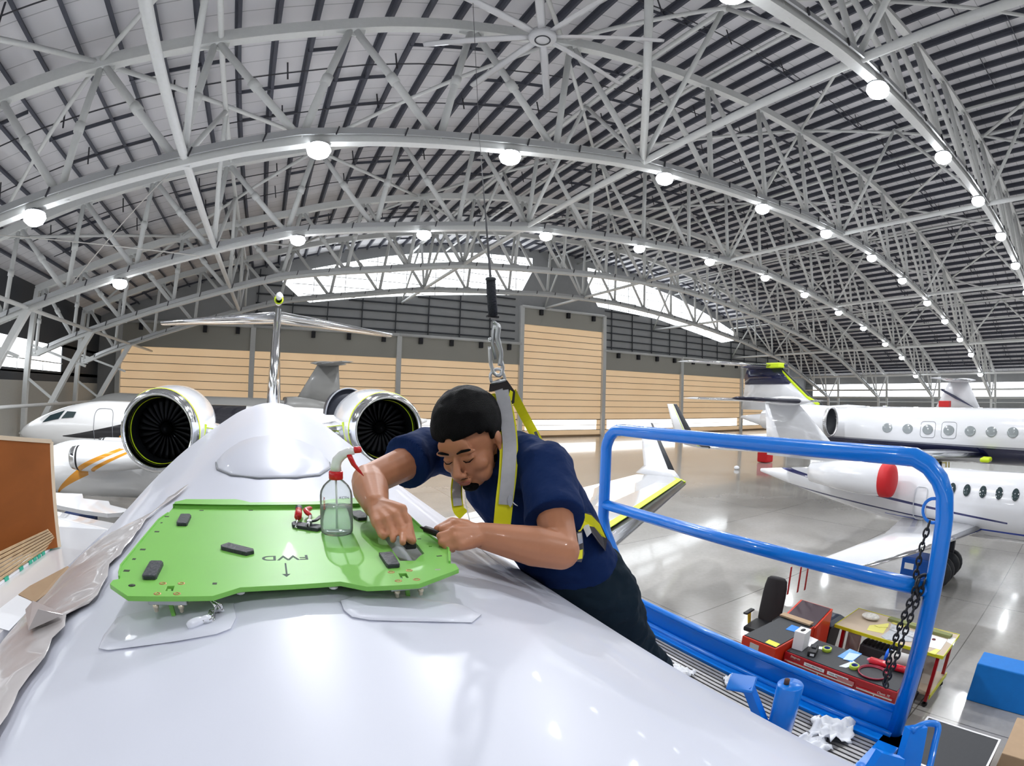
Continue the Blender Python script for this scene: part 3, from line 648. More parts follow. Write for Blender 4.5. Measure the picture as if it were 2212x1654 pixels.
# --- small light jet with red intake covers, nearer
BLU = (.02, .06, .42)
sp_ = stripe_mat('white paint with blue pinstripes', (.80, .81, .84), [
    (13.6, 2.5, 6.2, 1.80, .75, .05, .02, (.01, .015, .12)), (13.8, 2.1, 7.2, 1.62, .6, .03, .012, (.01, .015, .1)), (9.6, 1.62, 0, 1.45, 1., .008, .05, BLU), (6.8, 1.42, 0, 1.3, 1., .004, .02, (.1, .1, .12))])
ySm = -4.6
def sy(wy): return wy - ySm
swin = [(sy(y_), 2.44) for y_ in (3.14, 2.75, 2.33, 1.91, 1.49, 1.07, .65)]
sj, ss, sf = jet('light_jet', 'small white jet with blue pinstripes and red intake covers behind the blue rail', 14.2, .80, 2.05, (13.75, ySm, 0), pi / 2, sp_, side=1, nose=.25, tail=.44,
    windows=(swin,), win_r=(.095, .15), win_mat=COCK, eng=(sy(4.6), 1.15, 2.55, .40, 2.45, 'cover'),
    fin=((sy(6.5), 0, 2.75), 2.9, (sy(8.3), 0, 4.38), 1.25), htail=((sy(8.2), 0, 4.42), 1.25, 3.6, 1.0, .6, .05, WHITE),
    wing=((sy(2.2), 0, 1.55), 2.3, 6.1, 1.25, .75, .18, 0), tail_up=.25)
m_ = MB()
loop = []
for k in range(28):
    t = 2 * pi * k / 28; ex = abs(cos(t)) ** .4 * (1 if cos(t) > 0 else -1) * .17; ez = abs(sin(t)) ** .4 * (1 if sin(t) > 0 else -1) * .40
    zz = 2.02 + ez; loop.append(Vector((sy(3.95) + ex, sqrt(max(0, .808 ** 2 - (zz - 2.05) ** 2)), zz)))
m_.tube(loop, .014, 5, closed=True); m_.build('hatch_outline', mat('pale seam', (.62, .64, .68), .4), sj)
m_ = MB(); blade(m_, [((sy(8.12), .14, 4.44), .5), ((sy(8.35), 2.9, 4.49), .3)], (1, 0, 0), (0, 0, 1), .3); m_.build('deicing_boot', mat('black deicing boot', (.01, .01, .03), .3), sj)
for i, (px_, q) in enumerate(((1712, 0), (1733, 1), (1748, 2))):   # red streamers under the trailing edge
    p = at_z(px_, 1208, 1.85); tag(MB().bar((p.x, p.y, 1.72), (p.x + .03, p.y + .02, 1.22 + .04 * i), .045, .008).build('warning_streamer', mat('red ribbon', (.45, .02, .02), .6)), ('longest red', 'bright red middle', 'pale red')[i] + ' ribbon hanging below the small jet wing by the middle rail', 'ribbon', 'red warning ribbons')

# --- third jet far right, seen over the big one
tj, _, _ = jet('business_jet', 'distant white jet whose tail shows above the navy jet, swoosh on its fin', 26, 1.25, 2.85, (37.2, -16.5, 0), pi / 2, WHITE, side=1,
    fin=((23.6, 0, 3.95), 3.6, (24.6, 0, 5.85), 1.5), htail=((24.4, 0, 5.95), 1.6, 3.6, 1.2, .9, .05, WHITE), eng=(19.2, 2.3, 3.2, .7, 3.5, ''), tail=.3, tail_up=.5)
m_ = MB(); m_.prism([(23.9, 4.1), (25.6, 5.0), (26.6, 5.45), (26.6, 5.3), (25.5, 4.75)], .02, Matrix.Translation((0, .21, 0)) @ Matrix(((1, 0, 0, 0), (0, 0, 1, 0), (0, 1, 0, 0), (0, 0, 0, 1)))); m_.build('fin_swoosh', NAVY, tj)

# --- jet with its nose at the left, white with black and orange belly
op = stripe_mat('white paint with dark belly', (.80, .80, .80), [(3.0, 2.0, 12, 3.3, 1.3, .02, .9, (.015, .015, .02)), (6.0, 2.0, 8.0, 3.1, 1., .12, .16, (.75, .30, .02)), (6.9, 1.7, 9.2, 2.9, 1., .10, .14, (.75, .30, .02))])
lj, ls, _ = jet('business_jet', 'white jet at the left showing cockpit windows and door, black and orange belly', 21, 1.2, 2.42, (-13.3, 24.8, 0), 0, op, side=-1, nose=.24, windows=([(8.3, 2.6), (9.5, 2.6)],), win_r=(.2, .24), tail=.3,
    fin=((15.5, 0, 3.4), 4, (18.5, 0, 5.2), 1.6) if False else None, wing=((9, 0, 1.5), 4.2, 8.2, 4.5, 1.3, .5, 0) if False else None)
def onfus(pts, o, S, off, mt, name):                   # patch of glass laid on the fuselage
    m2 = MB(); m2.add([S(x_, a_, off) for x_, a_ in pts], [tuple(range(len(pts)))], True); m2.build(name, mt, o)
onfus([(1.75, 152), (2.15, 132), (3.0, 128), (2.75, 152)], lj, ls, .035, COCK, 'windshield'); onfus([(2.9, 152), (3.15, 133), (3.7, 140), (3.6, 154)], lj, ls, .03, COCK, 'side_window')
loop = []
for k in range(24):
    t = 2 * pi * k / 24; ex = abs(cos(t)) ** .4 * (1 if cos(t) > 0 else -1) * .48; ez = abs(sin(t)) ** .4 * (1 if sin(t) > 0 else -1) * .85
    zz = 2.45 + ez; loop.append(Vector((5.2 + ex, -sqrt(max(0, 1.21 ** 2 - (zz - 2.42) ** 2)), zz)))
m_ = MB(); m_.tube(loop, .016, 4, closed=True); m_.build('door_outline', SEAM, lj)

# --- grey jet in front of the left doors
gj, gs, _ = jet('business_jet', 'grey jet in front of the left doors, fin rising behind the near tail', 17, 1.15, 2.75, (-13.0, 31, 0), 0, GREYP, side=-1, windows=([(10.45, 3.0), (8.9, 3.0), (12.0, 3.0)],), win_r=(.3, .3), win_mat=DARKG,
    eng=(13.6, 1.8, 3.45, .55, 2.4, ''), fin=((14.2, 0, 3.6), 2.9, (15.6, 0, 6.0), 1.3), htail=((15.5, 0, 6.05), 1.5, 3.4, 1.1, .7, 0, GREYP), eng_mat=GREYP, tail=.28, tail_up=.3)

# --- light jet close on the left, orange swoosh over its nacelle
ORA = (.72, .30, .015)
np_ = stripe_mat('white paint with orange swoosh', (.78, .79, .80), [(1.9, .75, 3.35, 1.75, .8, .03, .22, ORA)])
ne_ = stripe_mat('white nacelle with orange stripes', (.80, .81, .82), [(.3, -.35, 2.0, .42, .8, .09, .04, ORA), (.75, -.38, 2.3, .36, .8, .07, .03, ORA)])
nj, nsf, _ = jet('light_jet', 'small white jet with orange swooshes beside the plywood board', 9.6, .93, 1.62, (-9.65, 17.6, 0), 0, np_, side=-1, nose=.3, tail=.42, tail_up=.5)
for s in (-1, 1):
    e = empty('nacelle_mount', (2.95, s * 1.35, 2.12)); e.parent = nj
    MB().lathe([(.36, .1), (.40, .35), (.41, .9), (.36, 1.6), (.24, 2.5), (.18, 2.5)], (0, 0, 0), (1, 0, 0), 28, caps=False).build('nacelle', ne_, e)
    MB().lathe([(.3, .3), (.3, .06), (.325, 0), (.36, .06), (.375, .2)], (0, 0, 0), (1, 0, 0), 28, caps=False).build('intake_lip', CHROME, e)
    MB().lathe([(.385, .23), (.392, .27), (.392, .31)], (0, 0, 0), (1, 0, 0), 28, caps=False).build('band', BLACK, e)
    MB().lathe([(.3, .1), (.29, .3), (.001, .3)], (0, 0, 0), (1, 0, 0), 20, caps=False).build('intake', mat('grey intake', (.2, .2, .21), .4), e)

# its wing, seen beyond the stand: white slab with a stepped trailing edge
wl_ = [(60, 1062), (178, 1066), (180, 1076), (235, 1082), (238, 1090), (282, 1101), (262, 1107), (232, 1109), (180, 1102), (110, 1088), (60, 1080)]
P = [at_z(x_, y_, 1.35) - nj.location for x_, y_ in wl_]; m_ = MB(); m_.loft([P, [p - Vector((0, 0, .10)) for p in P]], smooth=False); m_.build('wing', WHITE, nj)
# ================================================================== THE JET WE STAND ON
FY = [-5, -4, -2, 0, 1, 2, 3, 4.6, 6.5, 9, 11, 13, 15, 17, 19, 21, 22]
FC = [-.85, -.62, -.43, -.345, -.322, -.312, -.30, -.268, -.25, -.24, -.27, -.36, -.47, -.60, -.76, -.95, -1.05]   # crown, relative to the camera
FR = [.95, 1.05, 1.12, 1.14, 1.15, 1.18, 1.22, 1.3, 1.3, 1.28, 1.22, 1.12, .98, .8, .55, .26, .08]
def smoothstep(t): t = max(0, min(1, t)); return t * t * (3 - 2 * t)
def bump_(x, y):                                       # the low radome fairing moulded on the crown
    v = 1 - ((x / .21) ** 2 + ((y - 2.05) / .62) ** 2); return 0.0
def crown(y): return interp(y, FY, FC) + 4.4
def rad(y): return interp(y, FY, FR)
def cxo(y): return .045 * (1 - smoothstep((y - 1.3) / 2.7)) # the jet's centre line sits a little to the right of the camera
def fp(y, th, off=0.):                                  # th from the crown, + to the right (rad)
    r = rad(y); return Vector((cxo(y) + sin(th) * (r + off), y, crown(y) - r + cos(th) * (r + off)))
def fus_hit(px, py, off=0.):                            # pixel -> (y, th) on the fuselage
    d = ray(px, py); lo = .2
    def f(t): p = CAM + d * t; r = rad(p.y) + off; return sqrt((p.x - cxo(p.y)) ** 2 + (p.z - (crown(p.y) - rad(p.y))) ** 2) - r
    t = .25
    while t < 18:
        if f(t) < 0:
            a, b = t - .02, t
            for _ in range(30):
                m = (a + b) / 2
                if f(m) < 0: b = m
                else: a = m
            p = CAM + d * b; return p.y, atan2(p.x - cxo(p.y), p.z - (crown(p.y) - rad(p.y)))
        t += .02
    # grazing past the silhouette: nearest approach
    best = min(((f(q * .02), q * .02) for q in range(12, 500)), key=lambda z_: z_[0]); p = CAM + d * best[1]
    return p.y, atan2(p.x - cxo(p.y), p.z - (crown(p.y) - rad(p.y)))
own = empty('business_jet', (0, 0, 0)); tag(own, 'white business jet whose fuselage top fills the foreground, tail and two engines ahead', 'aircraft')
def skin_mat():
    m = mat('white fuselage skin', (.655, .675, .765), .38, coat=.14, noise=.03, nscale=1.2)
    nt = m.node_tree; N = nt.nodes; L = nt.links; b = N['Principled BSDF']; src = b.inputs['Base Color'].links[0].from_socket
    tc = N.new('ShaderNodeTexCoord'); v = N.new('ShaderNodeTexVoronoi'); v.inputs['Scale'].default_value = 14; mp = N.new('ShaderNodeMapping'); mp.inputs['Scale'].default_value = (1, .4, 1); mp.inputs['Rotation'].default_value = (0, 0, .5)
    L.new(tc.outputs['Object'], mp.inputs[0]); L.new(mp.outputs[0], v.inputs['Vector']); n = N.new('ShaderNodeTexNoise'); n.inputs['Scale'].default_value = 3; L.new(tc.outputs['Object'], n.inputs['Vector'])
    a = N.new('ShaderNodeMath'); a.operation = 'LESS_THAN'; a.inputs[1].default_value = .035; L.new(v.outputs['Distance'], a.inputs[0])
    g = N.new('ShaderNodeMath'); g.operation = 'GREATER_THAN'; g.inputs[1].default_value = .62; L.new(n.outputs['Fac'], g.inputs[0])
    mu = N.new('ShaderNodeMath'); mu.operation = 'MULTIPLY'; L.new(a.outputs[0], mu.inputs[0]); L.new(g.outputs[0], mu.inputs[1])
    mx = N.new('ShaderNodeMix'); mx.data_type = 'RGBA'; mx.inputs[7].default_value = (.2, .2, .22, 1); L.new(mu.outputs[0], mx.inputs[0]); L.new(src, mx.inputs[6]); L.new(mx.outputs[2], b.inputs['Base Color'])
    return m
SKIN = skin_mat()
mb = MB(); ys = [-5 + .25 * i for i in range(0, 109)]; ys = [y for y in ys if y <= 22]
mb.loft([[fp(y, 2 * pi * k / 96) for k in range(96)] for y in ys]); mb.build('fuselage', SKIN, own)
# radome panel on the crown with its dark front seam
out = [(467, 1000), (470, 1015), (500, 1028), (560, 1035), (640, 1034), (690, 1028), (714, 1012), (712, 1000), (690, 975), (655, 958), (620, 948), (585, 945), (545, 950), (510, 962), (485, 980)]
ho = [fus_hit(*p) for p in out]; cy_ = sum(p[0] for p in ho) / len(ho); ct_ = sum(p[1] for p in ho) / len(ho)
mb = MB(); rings = []
for s_, of in ((1.0, .002), (.97, .012), (.85, .028), (.6, .045), (.3, .053), (.02, .056)): rings.append([fp(cy_ + (a - cy_) * s_, ct_ + (b - ct_) * s_, of) for a, b in ho])
mb.loft(rings, caps=True); mb.build('radome_panel', SKIN, own)
mb = MB(); mb.tube([fp(a, b, .004) for a, b in ho[:8]], .0035, 6); mb.build('radome_seam', SEAM, own)
# antenna fairing blisters of sealant left and right of the plate mounts
def patch(pix, off, name, m, parent, thick=.003, n=6, lab=None):
    h = [fus_hit(*p) for p in pix]; cy = sum(a for a, _ in h) / len(h); c2 = sum(b for _, b in h) / len(h)
    m2 = MB(); m2.loft([[fp(cy + (a - cy) * s, c2 + (b - c2) * s, off * min(1., (1.02 - s) * 8) + .0015) for a, b in h] for s in (1.0, .985, .96, .9, .7, .45, .2, .01)], caps=True)
    return m2.build(name, m, parent, lab)
patch([(214, 1403), (225, 1375), (255, 1335), (330, 1318), (420, 1300), (505, 1305), (512, 1335), (500, 1360), (470, 1372), (380, 1388), (290, 1400), (235, 1407)], .004, 'doubler_plate', SKIN, own)
patch([(735, 1300), (760, 1290), (870, 1288), (1000, 1310), (1040, 1330), (1020, 1347), (930, 1345), (800, 1342), (760, 1335), (742, 1320)], .004, 'doubler_plate', SKIN, own)
# dorsal fairing, fin, tailplane
mb = MB()
rings = []
for y, wd, hh in ((9.0, .02, .0), (10.0, .10, .06), (11.5, .15, .22), (13.0, .18, .5), (14.5, .2, .95), (16, .2, 1.4)):
    z0 = crown(y) - .12; rings.append([Vector((-wd * 1.6, y, z0)), Vector((-wd, y, z0 + hh * .5)), Vector((-wd * .5, y, z0 + hh + .06)), Vector((wd * .5, y, z0 + hh + .06)), Vector((wd, y, z0 + hh * .5)), Vector((wd * 1.6, y, z0))])
zt = 4.4
FIN0, FINT = Vector((0, 14.2, 3.9)), Vector((0, 18.2, 7.25))
mb = MB(); blade(mb, [(FIN0, 5.4), (FIN0.lerp(FINT, .5), 4.1), (FINT, 3.0)], (0, 1, 0), (1, 0, 0), .085); mb.build('fin', WHITE, own)
mb = MB(); blade(mb, [(FIN0, 5.4), (FIN0.lerp(FINT, .5), 4.1), (FINT, 3.0)], (0, 1, 0), (1, 0, 0), .085, f0=0, f1=.12, g=1.12); mb.build('fin_leading_edge', CHROME, own)
mb = MB(); blade(mb, [(FIN0 + Vector((0, .5, 0)), 4.7), (FINT + Vector((0, .3, 0)), 2.6)], (0, 1, 0), (1, 0, 0), .11, f0=.0, f1=.08, g=1.0); mb.build('masking_tape', TAPE, own)
mb = MB(); mb.ell((0, 18.6, 7.62), (.17, .9, .21), n=20, m=12); mb.build('tail_bullet', WHITE, own)
mb = MB(); mb.lathe([(.12, -.02), (.15, -.04), (.17, -.02)], (0, 17.95, 7.5), (0, -1, 0), 16); mb.build('bullet_tape', TAPE, own)
TLE = Vector((0, 18.9, 7.12))
mb = MB(); le2 = MB()
for s in (-1, 1):
    tip = Vector((s * 5.1, 22.0, 7.0)); blade(mb, [(TLE, 2.9), (tip, 1.2)], (0, 1, 0), (0, 0, 1), .13); blade(le2, [(TLE, 2.9), (tip, 1.2)], (0, 1, 0), (0, 0, 1), .13, f0=0, f1=.15, g=1.06)
mb.build('tailplane', WHITE, own); le2.build('tailplane_edge', CHROME, own)
# engines
for s, nm in ((-1, 'left'), (1, 'right')):
    c = at_y(335 if s < 0 else 838, 933 if s < 0 else 930, 11.2); ax = (0, 1, 0)
    c.x = 2.58 * s
    na = empty('engine', c); na.parent = own; na.scale = (1.07,) * 3 if s < 0 else (1.01,) * 3
    MB().lathe([(.845, .30), (.875, .6), (.93, 1.5), (.93, 2.6), (.80, 3.9), (.62, 5.2), (.5, 5.3), (.4, 5.0)], (0, 0, 0), ax, 48, caps=False).build('nacelle', WHITE, na)
    MB().lathe([(.69, .34), (.675, .2), (.685, .08), (.72, .0), (.765, -.02), (.80, .03), (.83, .14), (.852, .33)], (0, 0, 0), ax, 48, caps=False).build('intake_lip', CHROME, na)
    MB().lathe([(.854, .32), (.862, .35), (.866, .39)], (0, 0, 0), ax, 48, caps=False).build('tape_ring', TAPE, na)
    MB().lathe([(.69, .33), (.672, .45), (.665, 1.25), (.62, 1.3), (.15, 1.32), (.001, 1.32)], (0, 0, 0), ax, 48, caps=False).build('intake_duct', DUCT, na)
    MB().lathe([(.676, .36), (.668, .38), (.668, .41)], (0, 0, 0), ax, 48, caps=False).build('inner_tape_ring', TAPE, na)
    m2 = MB()
    for k in range(24):
        a = 2 * pi * k / 24; R1 = Matrix.Rotation(a, 3, 'Y')
        rows = []
        for q in range(6):
            rr_ = .16 + .5 * q / 5; tw = radians(35 + 28 * q / 5); w_ = .055 + .03 * q / 5; sw = .05 * (q / 5) ** 2
            rows.append([R1 @ Vector((sw - w_ * sin(tw), 1.02 - w_ * cos(tw), rr_)), R1 @ Vector((sw + w_ * sin(tw), 1.02 + w_ * cos(tw), rr_))])
        m2.loft(rows, caps=False, closed=False)
    m2.build('fan_blades', FANB, na, mods=[('SOLIDIFY', dict(thickness=.006))])
    MB().lathe([(.001, .72), (.06, .78), (.12, .9), (.16, 1.05)], (0, 0, 0), ax, 24).build('spinner', FANB, na)
    # pylon with polished edge and green tape
    m2 = MB(); blade(m2, [(Vector((-s * .75, .95, -.12)), 3.6), (Vector((-s * 1.75, 1.6, -.28)), 2.6)], (0, 1, 0), (0, 0, 1), .13); m2.build('pylon', WHITE, na)
    m2 = MB(); blade(m2, [(Vector((-s * .83, .9, -.12)), 3.6), (Vector((-s * 1.75, 1.5, -.28)), 2.6)], (0, 1, 0), (0, 0, 1), .15, f0=0, f1=.06); m2.build('pylon_edge', CHROME, na)
    m2 = MB(); m2.bar((-s * .80, .82, -.32), (-s * .88, .95, .12), .10, .05); m2.bar((-s * .82, .93, .06), (-s * 1.3, 1.25, -.02), .05, .02); m2.build('pylon_tape', TAPE, na)
# wings
for s in (-1, 1):
    rt = Vector((s * .9, 3.1, 2.15)); k1 = Vector((s * 4.1, 5.12, 2.42)); tp = Vector((s * 8.55, 8.05, 2.5))
    wg = empty('wing', (0, 0, 0)); wg.parent = own
    secs = [(rt, 4.6), (k1, 3.1), (tp, 1.75)]
    m2 = MB(); blade(m2, secs, (0, 1, 0), (0, 0, 1), .10); m2.build('wing_skin', WHITE, wg)
    m2 = MB(); blade(m2, secs, (0, 1, 0), (0, 0, 1), .10, f0=0, f1=.1, g=1.05); m2.build('leading_edge', mat('dull polished metal', (.32, .33, .36), .22, 1.), wg)
    m2 = MB()
    for (a, ca), (b, cb) in zip(secs[0:2] + secs[1:2], secs[1:3] + secs[2:3]):
        if (b - a).length < .1: continue
        pa = a + Vector((0, ca * .115, ca * .046)); pb = b + Vector((0, cb * .125, cb * .048)); m2.bar(pa, pb, .13, .012)
    m2.bar(tp + Vector((0, .05, .04)), tp + Vector((s * .12, .5, .07)), .06, .03); m2.build('masking_tape', TAPE, wg)
    wsec = [(tp + Vector((s * .05, .15, .03)), 1.7), (tp + Vector((s * .45, .85, .18)), 1.15), (tp + Vector((s * .62, 1.45, .7)), .85), (tp + Vector((s * .85, 2.15, 1.28)), .42)]
    m2 = MB(); blade(m2, wsec, (0, 1, 0), (1, 0, -.35 * s), .08); m2.build('winglet', WHITE, wg)
    m2 = MB(); blade(m2, [(p, c) for p, c in wsec[1:]], (0, 1, 0), (1, 0, -.35 * s), .08, f0=0, f1=.16, g=1.25); m2.build('winglet_edge', DARKG, wg)
    m2 = MB(); blade(m2, [(p + Vector((0, c * .16, 0)), c * .6) for p, c in wsec[1:]], (0, 1, 0), (1, 0, -.35 * s), .14, f0=0, f1=.14); m2.build('winglet_tape', TAPE, wg)
for gx, gy in ((-2.1, 5.6), (2.1, 5.6)):
    m2 = MB(); m2.bar((gx, gy, .4), (gx, gy, 2.2), .18)
    for q in (-.2, .2): m2.lathe([(.12, -.12), (.38, -.12), (.44, -.05), (.44, .05), (.38, .12), (.12, .12)], (gx + q, gy, .44), (1, 0, 0), 20)
    m2.build('landing_gear', DARKG, own)
# masking film, torn, along the left shoulder
FILM = mat('translucent masking film', (.50, .465, .465), .35, coat=.3, bump=.5, bscale=7)
fpx = [(0, 1625), (4, 1597), (27, 1556), (50, 1506), (73, 1470), (105, 1433), (121, 1392), (148, 1365), (150, 1338), (172, 1322), (196, 1310), (215, 1292), (223, 1274), (237, 1251), (240, 1225), (264, 1203), (292, 1169), (319, 1128), (347, 1100), (383, 1078), (410, 1050), (392, 1062), (365, 1082), (330, 1112), (300, 1128), (262, 1148), (228, 1168), (182, 1198), (150, 1228), (109, 1275), (60, 1345), (20, 1400), (-40, 1480), (-80, 1560), (-40, 1640)]
def film_patch(pix, off, name, m, parent, res=26):
    # triangulate the outline and subdivide so that it follows the skin
    h = [fus_hit(*p) for p in pix]; i0 = pix.index((182, 1198)); h = [(a, b - (.28 if i > i0 else (.12 if i == i0 else 0))) for i, (a, b) in enumerate(h)]; bm = bmesh.new(); vs = [bm.verts.new((a, b, 0)) for a, b in h]; f = bm.faces.new(vs)
    bmesh.ops.triangulate(bm, faces=[f]); 
    for _ in range(4): bmesh.ops.subdivide_edges(bm, edges=[e for e in bm.edges if e.calc_length() > .06], cuts=1, use_grid_fill=True)
    bmesh.ops.triangulate(bm, faces=bm.faces[:])
    rnd = random.Random(3)
    from mathutils import noise as NZ
    for v in bm.verts:
        a, b = v.co.x, v.co.y; w_ = NZ.noise(Vector((a * 7, b * 9, 0))) * .006 + abs(NZ.noise(Vector((a * 16 + b * 20, b * 4, 3)))) * .006
        v.co = fp(a, b, off + w_)
    me = bpy.data.meshes.new(name); bm.to_mesh(me); bm.free(); me.materials.append(m)
    for p in me.polygons: p.use_smooth = True
    o = bpy.data.objects.new(name, me); COL.objects.link(o); o.parent = parent
    q = o.modifiers.new('s', 'SOLIDIFY'); q.thickness = .0012; return o
fm = film_patch(fpx, .010, 'masking_film', FILM, None); tag(fm, 'torn greyish masking film wrinkled along the left shoulder of the fuselage', 'masking film')
def flap(pix, offs, name, m):
    m2 = MB(); h = [fus_hit(*p) for p in pix]; m2.add([fp(a, b, o) for (a, b), o in zip(h, offs)], [(0, 1, 2), (0, 2, 3), (0, 3, 4), (0, 4, 5)][:len(pix) - 2], False)
    return m2.build(name, m, fm, mods=[('SOLIDIFY', dict(thickness=.001))])
flap([(75, 1380), (73, 1340), (92, 1326), (140, 1340), (150, 1350), (112, 1362)], [.02, .03, .035, .02, .022, .045], 'folded_flap', FILM)

# raised cowl panel with dark lining behind the right nacelle
c = at_y(752, 893, 15.0); m2 = MB()
for r_, y_ in ((.70, 0), (.70, .9)): pass
m2.loft([[c + Vector((cos(pi * k / 20) * .66 * q_, y_, sin(pi * k / 20) * .78 * q_ - .05)) for k in range(21)] for q_, y_ in ((.02, .02), (1.0, .0), (1.0, .9))], caps=False, closed=False)
cw_ = m2.build('cowl_panel', mat('dark cowl lining', (.01, .012, .02), .5), own, mods=[('SOLIDIFY', dict(thickness=.03))])
m2 = MB(); m2.tube([c + Vector((cos(pi * k / 20) * .67, -.01, sin(pi * k / 20) * .79 - .05)) for k in range(21)], .022, 6); m2.build('cowl_rim', mat('grey cowl rim', (.3, .31, .33), .4), cw_)
# ================================================================== ON THE FUSELAGE: the green adapter plate and what lies on it
GREEN = mat('green primer paint', (.20, .52, .09), .42, noise=.05, nscale=5, coat=.1)
PLZ = 4.10
def pz(x, y, z=PLZ): p = at_z(x, y, z); return (p.x, p.y)
def q2(x, y): return (200 + x / 2.6976, 1050 + y / 2.6976)   # close-up coordinates
def curve_solid(name, outer, holes, z, h, m, parent, bev=.0006):
    cu = bpy.data.curves.new(name, 'CURVE'); cu.dimensions = '2D'; cu.fill_mode = 'BOTH'; cu.extrude = h / 2; cu.bevel_depth = bev
    for pl in [outer] + holes:
        sp = cu.splines.new('POLY'); sp.points.add(len(pl) - 1); sp.use_cyclic_u = True
        for i, (a, b) in enumerate(pl): sp.points[i].co = (a, b, 0, 1)
    t = bpy.data.objects.new(name, cu); COL.objects.link(t); t.location.z = z - h / 2
    bpy.context.view_layer.update(); dg = bpy.context.evaluated_depsgraph_get(); me = bpy.data.meshes.new_from_object(t.evaluated_get(dg))
    bpy.data.objects.remove(t); o = bpy.data.objects.new(name, me); COL.objects.link(o); o.location.z = z - h / 2; me.materials.clear(); me.materials.append(m)
    if parent: o.parent = parent
    return o
def text_solid(name, s, M, size, m, parent, h=.0003, al='CENTER', shear=0., sx=1.):
    cu = bpy.data.curves.new(name, 'FONT'); cu.body = s; cu.size = size; cu.align_x = al; cu.align_y = 'CENTER'; cu.extrude = h; cu.shear = shear; cu.offset = size * .012
    t = bpy.data.objects.new(name, cu); COL.objects.link(t); bpy.context.view_layer.update(); dg = bpy.context.evaluated_depsgraph_get()
    me = bpy.data.meshes.new_from_object(t.evaluated_get(dg)); bpy.data.objects.remove(t); me.materials.clear(); me.materials.append(m)
    me.transform(M @ Matrix.Diagonal((sx, 1, 1, 1))); o = bpy.data.objects.new(name, me); COL.objects.link(o)
    if parent: o.parent = parent
    return o
plate = empty('adapter_plate', (0, 0, 0)); tag(plate, 'lime green metal adapter plate on short feet, marked FWD with an arrow', 'plate')
outer = [q2(*p) for p in [(103, 570), (205, 640), (700, 640), (860, 590), (1000, 583), (1445, 556), (1600, 586), (1900, 570), (2132, 482), (2112, 452), (2086, 452), (2086, 382), (2040, 345), (1985, 300), (1930, 262), (1830, 160), (1740, 90), (1620, 62), (1400, 75), (1310, 88), (920, 95), (870, 82), (830, 76), (545, 76), (480, 92), (470, 125), (440, 160), (395, 185), (160, 468), (150, 500), (162, 540), (120, 548)]]
outer = [pz(*p) for p in outer]
def hole_px(pts): return [pz(*q2(*p)) for p in pts]
holes = [hole_px([(1690, 290), (1760, 228), (1800, 225), (1935, 392), (1912, 405), (1898, 418), (1880, 435), (1790, 436)]),
         hole_px([(435, 580), (480, 580), (470, 612), (455, 612), (456, 600), (440, 600), (438, 612), (420, 612)]), hole_px([(1780, 508), (1830, 506), (1846, 535), (1828, 537), (1820, 525), (1805, 526), (1810, 538), (1795, 538)]),
         hole_px([(1995, 482), (2028, 482), (2028, 490), (1995, 490)]), hole_px([(668, 84), (726, 84), (726, 89), (668, 89)]), hole_px([(1958, 348), (1978, 348), (1978, 355), (1958, 355)])]
body = curve_solid('plate_body', outer, holes, PLZ, .007, GREEN, plate)
SL = mat('dark slot', (.02, .03, .015), .6)
for x, y, w_ in ((635, 142, 24), (922, 141, 26), (433, 178, 26), (375, 266, 28), (293, 370, 32), (199, 494, 36), (2020, 408, 34), (1817, 219, 20), (402, 214, 12), (242, 426, 20), (712, 569, 26), (1903, 308, 24)):
    a, b = pz(*q2(x - w_ / 2, y)), pz(*q2(x + w_ / 2, y)); MB().b2((a[0], a[1] - .004, PLZ + .0001), (b[0], b[1] + .004, PLZ + .0008)).build('slot', SL, plate)
COPP = mat('copper insert', (.40, .24, .08), .4, .5)
for x, y in ((410, 568), (518, 568), (378, 628), (492, 628), (1740, 502), (1845, 492), (1782, 553), (1888, 545)):
    a = pz(*q2(x, y)); MB().lathe([(.003, .0001), (.003, .0012), (.006, .001), (.0065, .0001)], (a[0], a[1], PLZ), (0, 0, 1), 14, caps=False).build('copper_insert', COPP, plate)
BARE = mat('bare rubbed metal', (.42, .40, .36), .4, .4, noise=.3, nscale=80)
for x, y in ((230, 580), (2012, 487)):
    a = pz(*q2(x, y)); MB().lathe([(.001, .0003), (.02, .0006), (.021, .0001)], (a[0], a[1], PLZ), (0, 0, 1), 18).build('bare_metal_spot', BARE, plate)
m2 = MB()
for x, y in ((230, 580),):
    a = pz(*q2(x, y)); m2.lathe([(.001, .0012), (.006, .001)], (a[0], a[1], PLZ), (0, 0, 1), 12)
m2.build('plate_hole', SL, plate)
# raised rear flange and right hand lip, reaching down to the skin
def ribbon(pix, h, th, name):
    P = [pz(*q2(*p)) for p in pix]; m2 = MB()
    for a, b in zip(P, P[1:]): m2.bar((a[0], a[1], PLZ + h / 2 - .003), (b[0], b[1], PLZ + h / 2 - .003), th, h + .006)
    return m2.build(name, GREEN, plate)
P = [pz(*q2(*p)) for p in [(470, 130), (920, 132), (1560, 118)]]
m2 = MB(); y0 = sum(p[1] for p in P) / 3; xa, xb = P[0][0], P[-1][0]
back = [pz(*q2(*p), PLZ + .010) for p in [(470, 105), (545, 78), (830, 78), (920, 97), (1310, 90), (1400, 77), (1560, 66)]]
poly = [(xa, y0), ] + back + [(xb, y0)]
curve_solid('rear_flange', poly, [], PLZ + .010, .011, GREEN, plate)
ribbon([(1815, 150), (1975, 300), (2075, 372), (2080, 450)], .005, .003, 'edge_lip'); ribbon([(440, 160), (385, 200), (165, 470), (156, 535)], .004, .003, 'edge_lip')
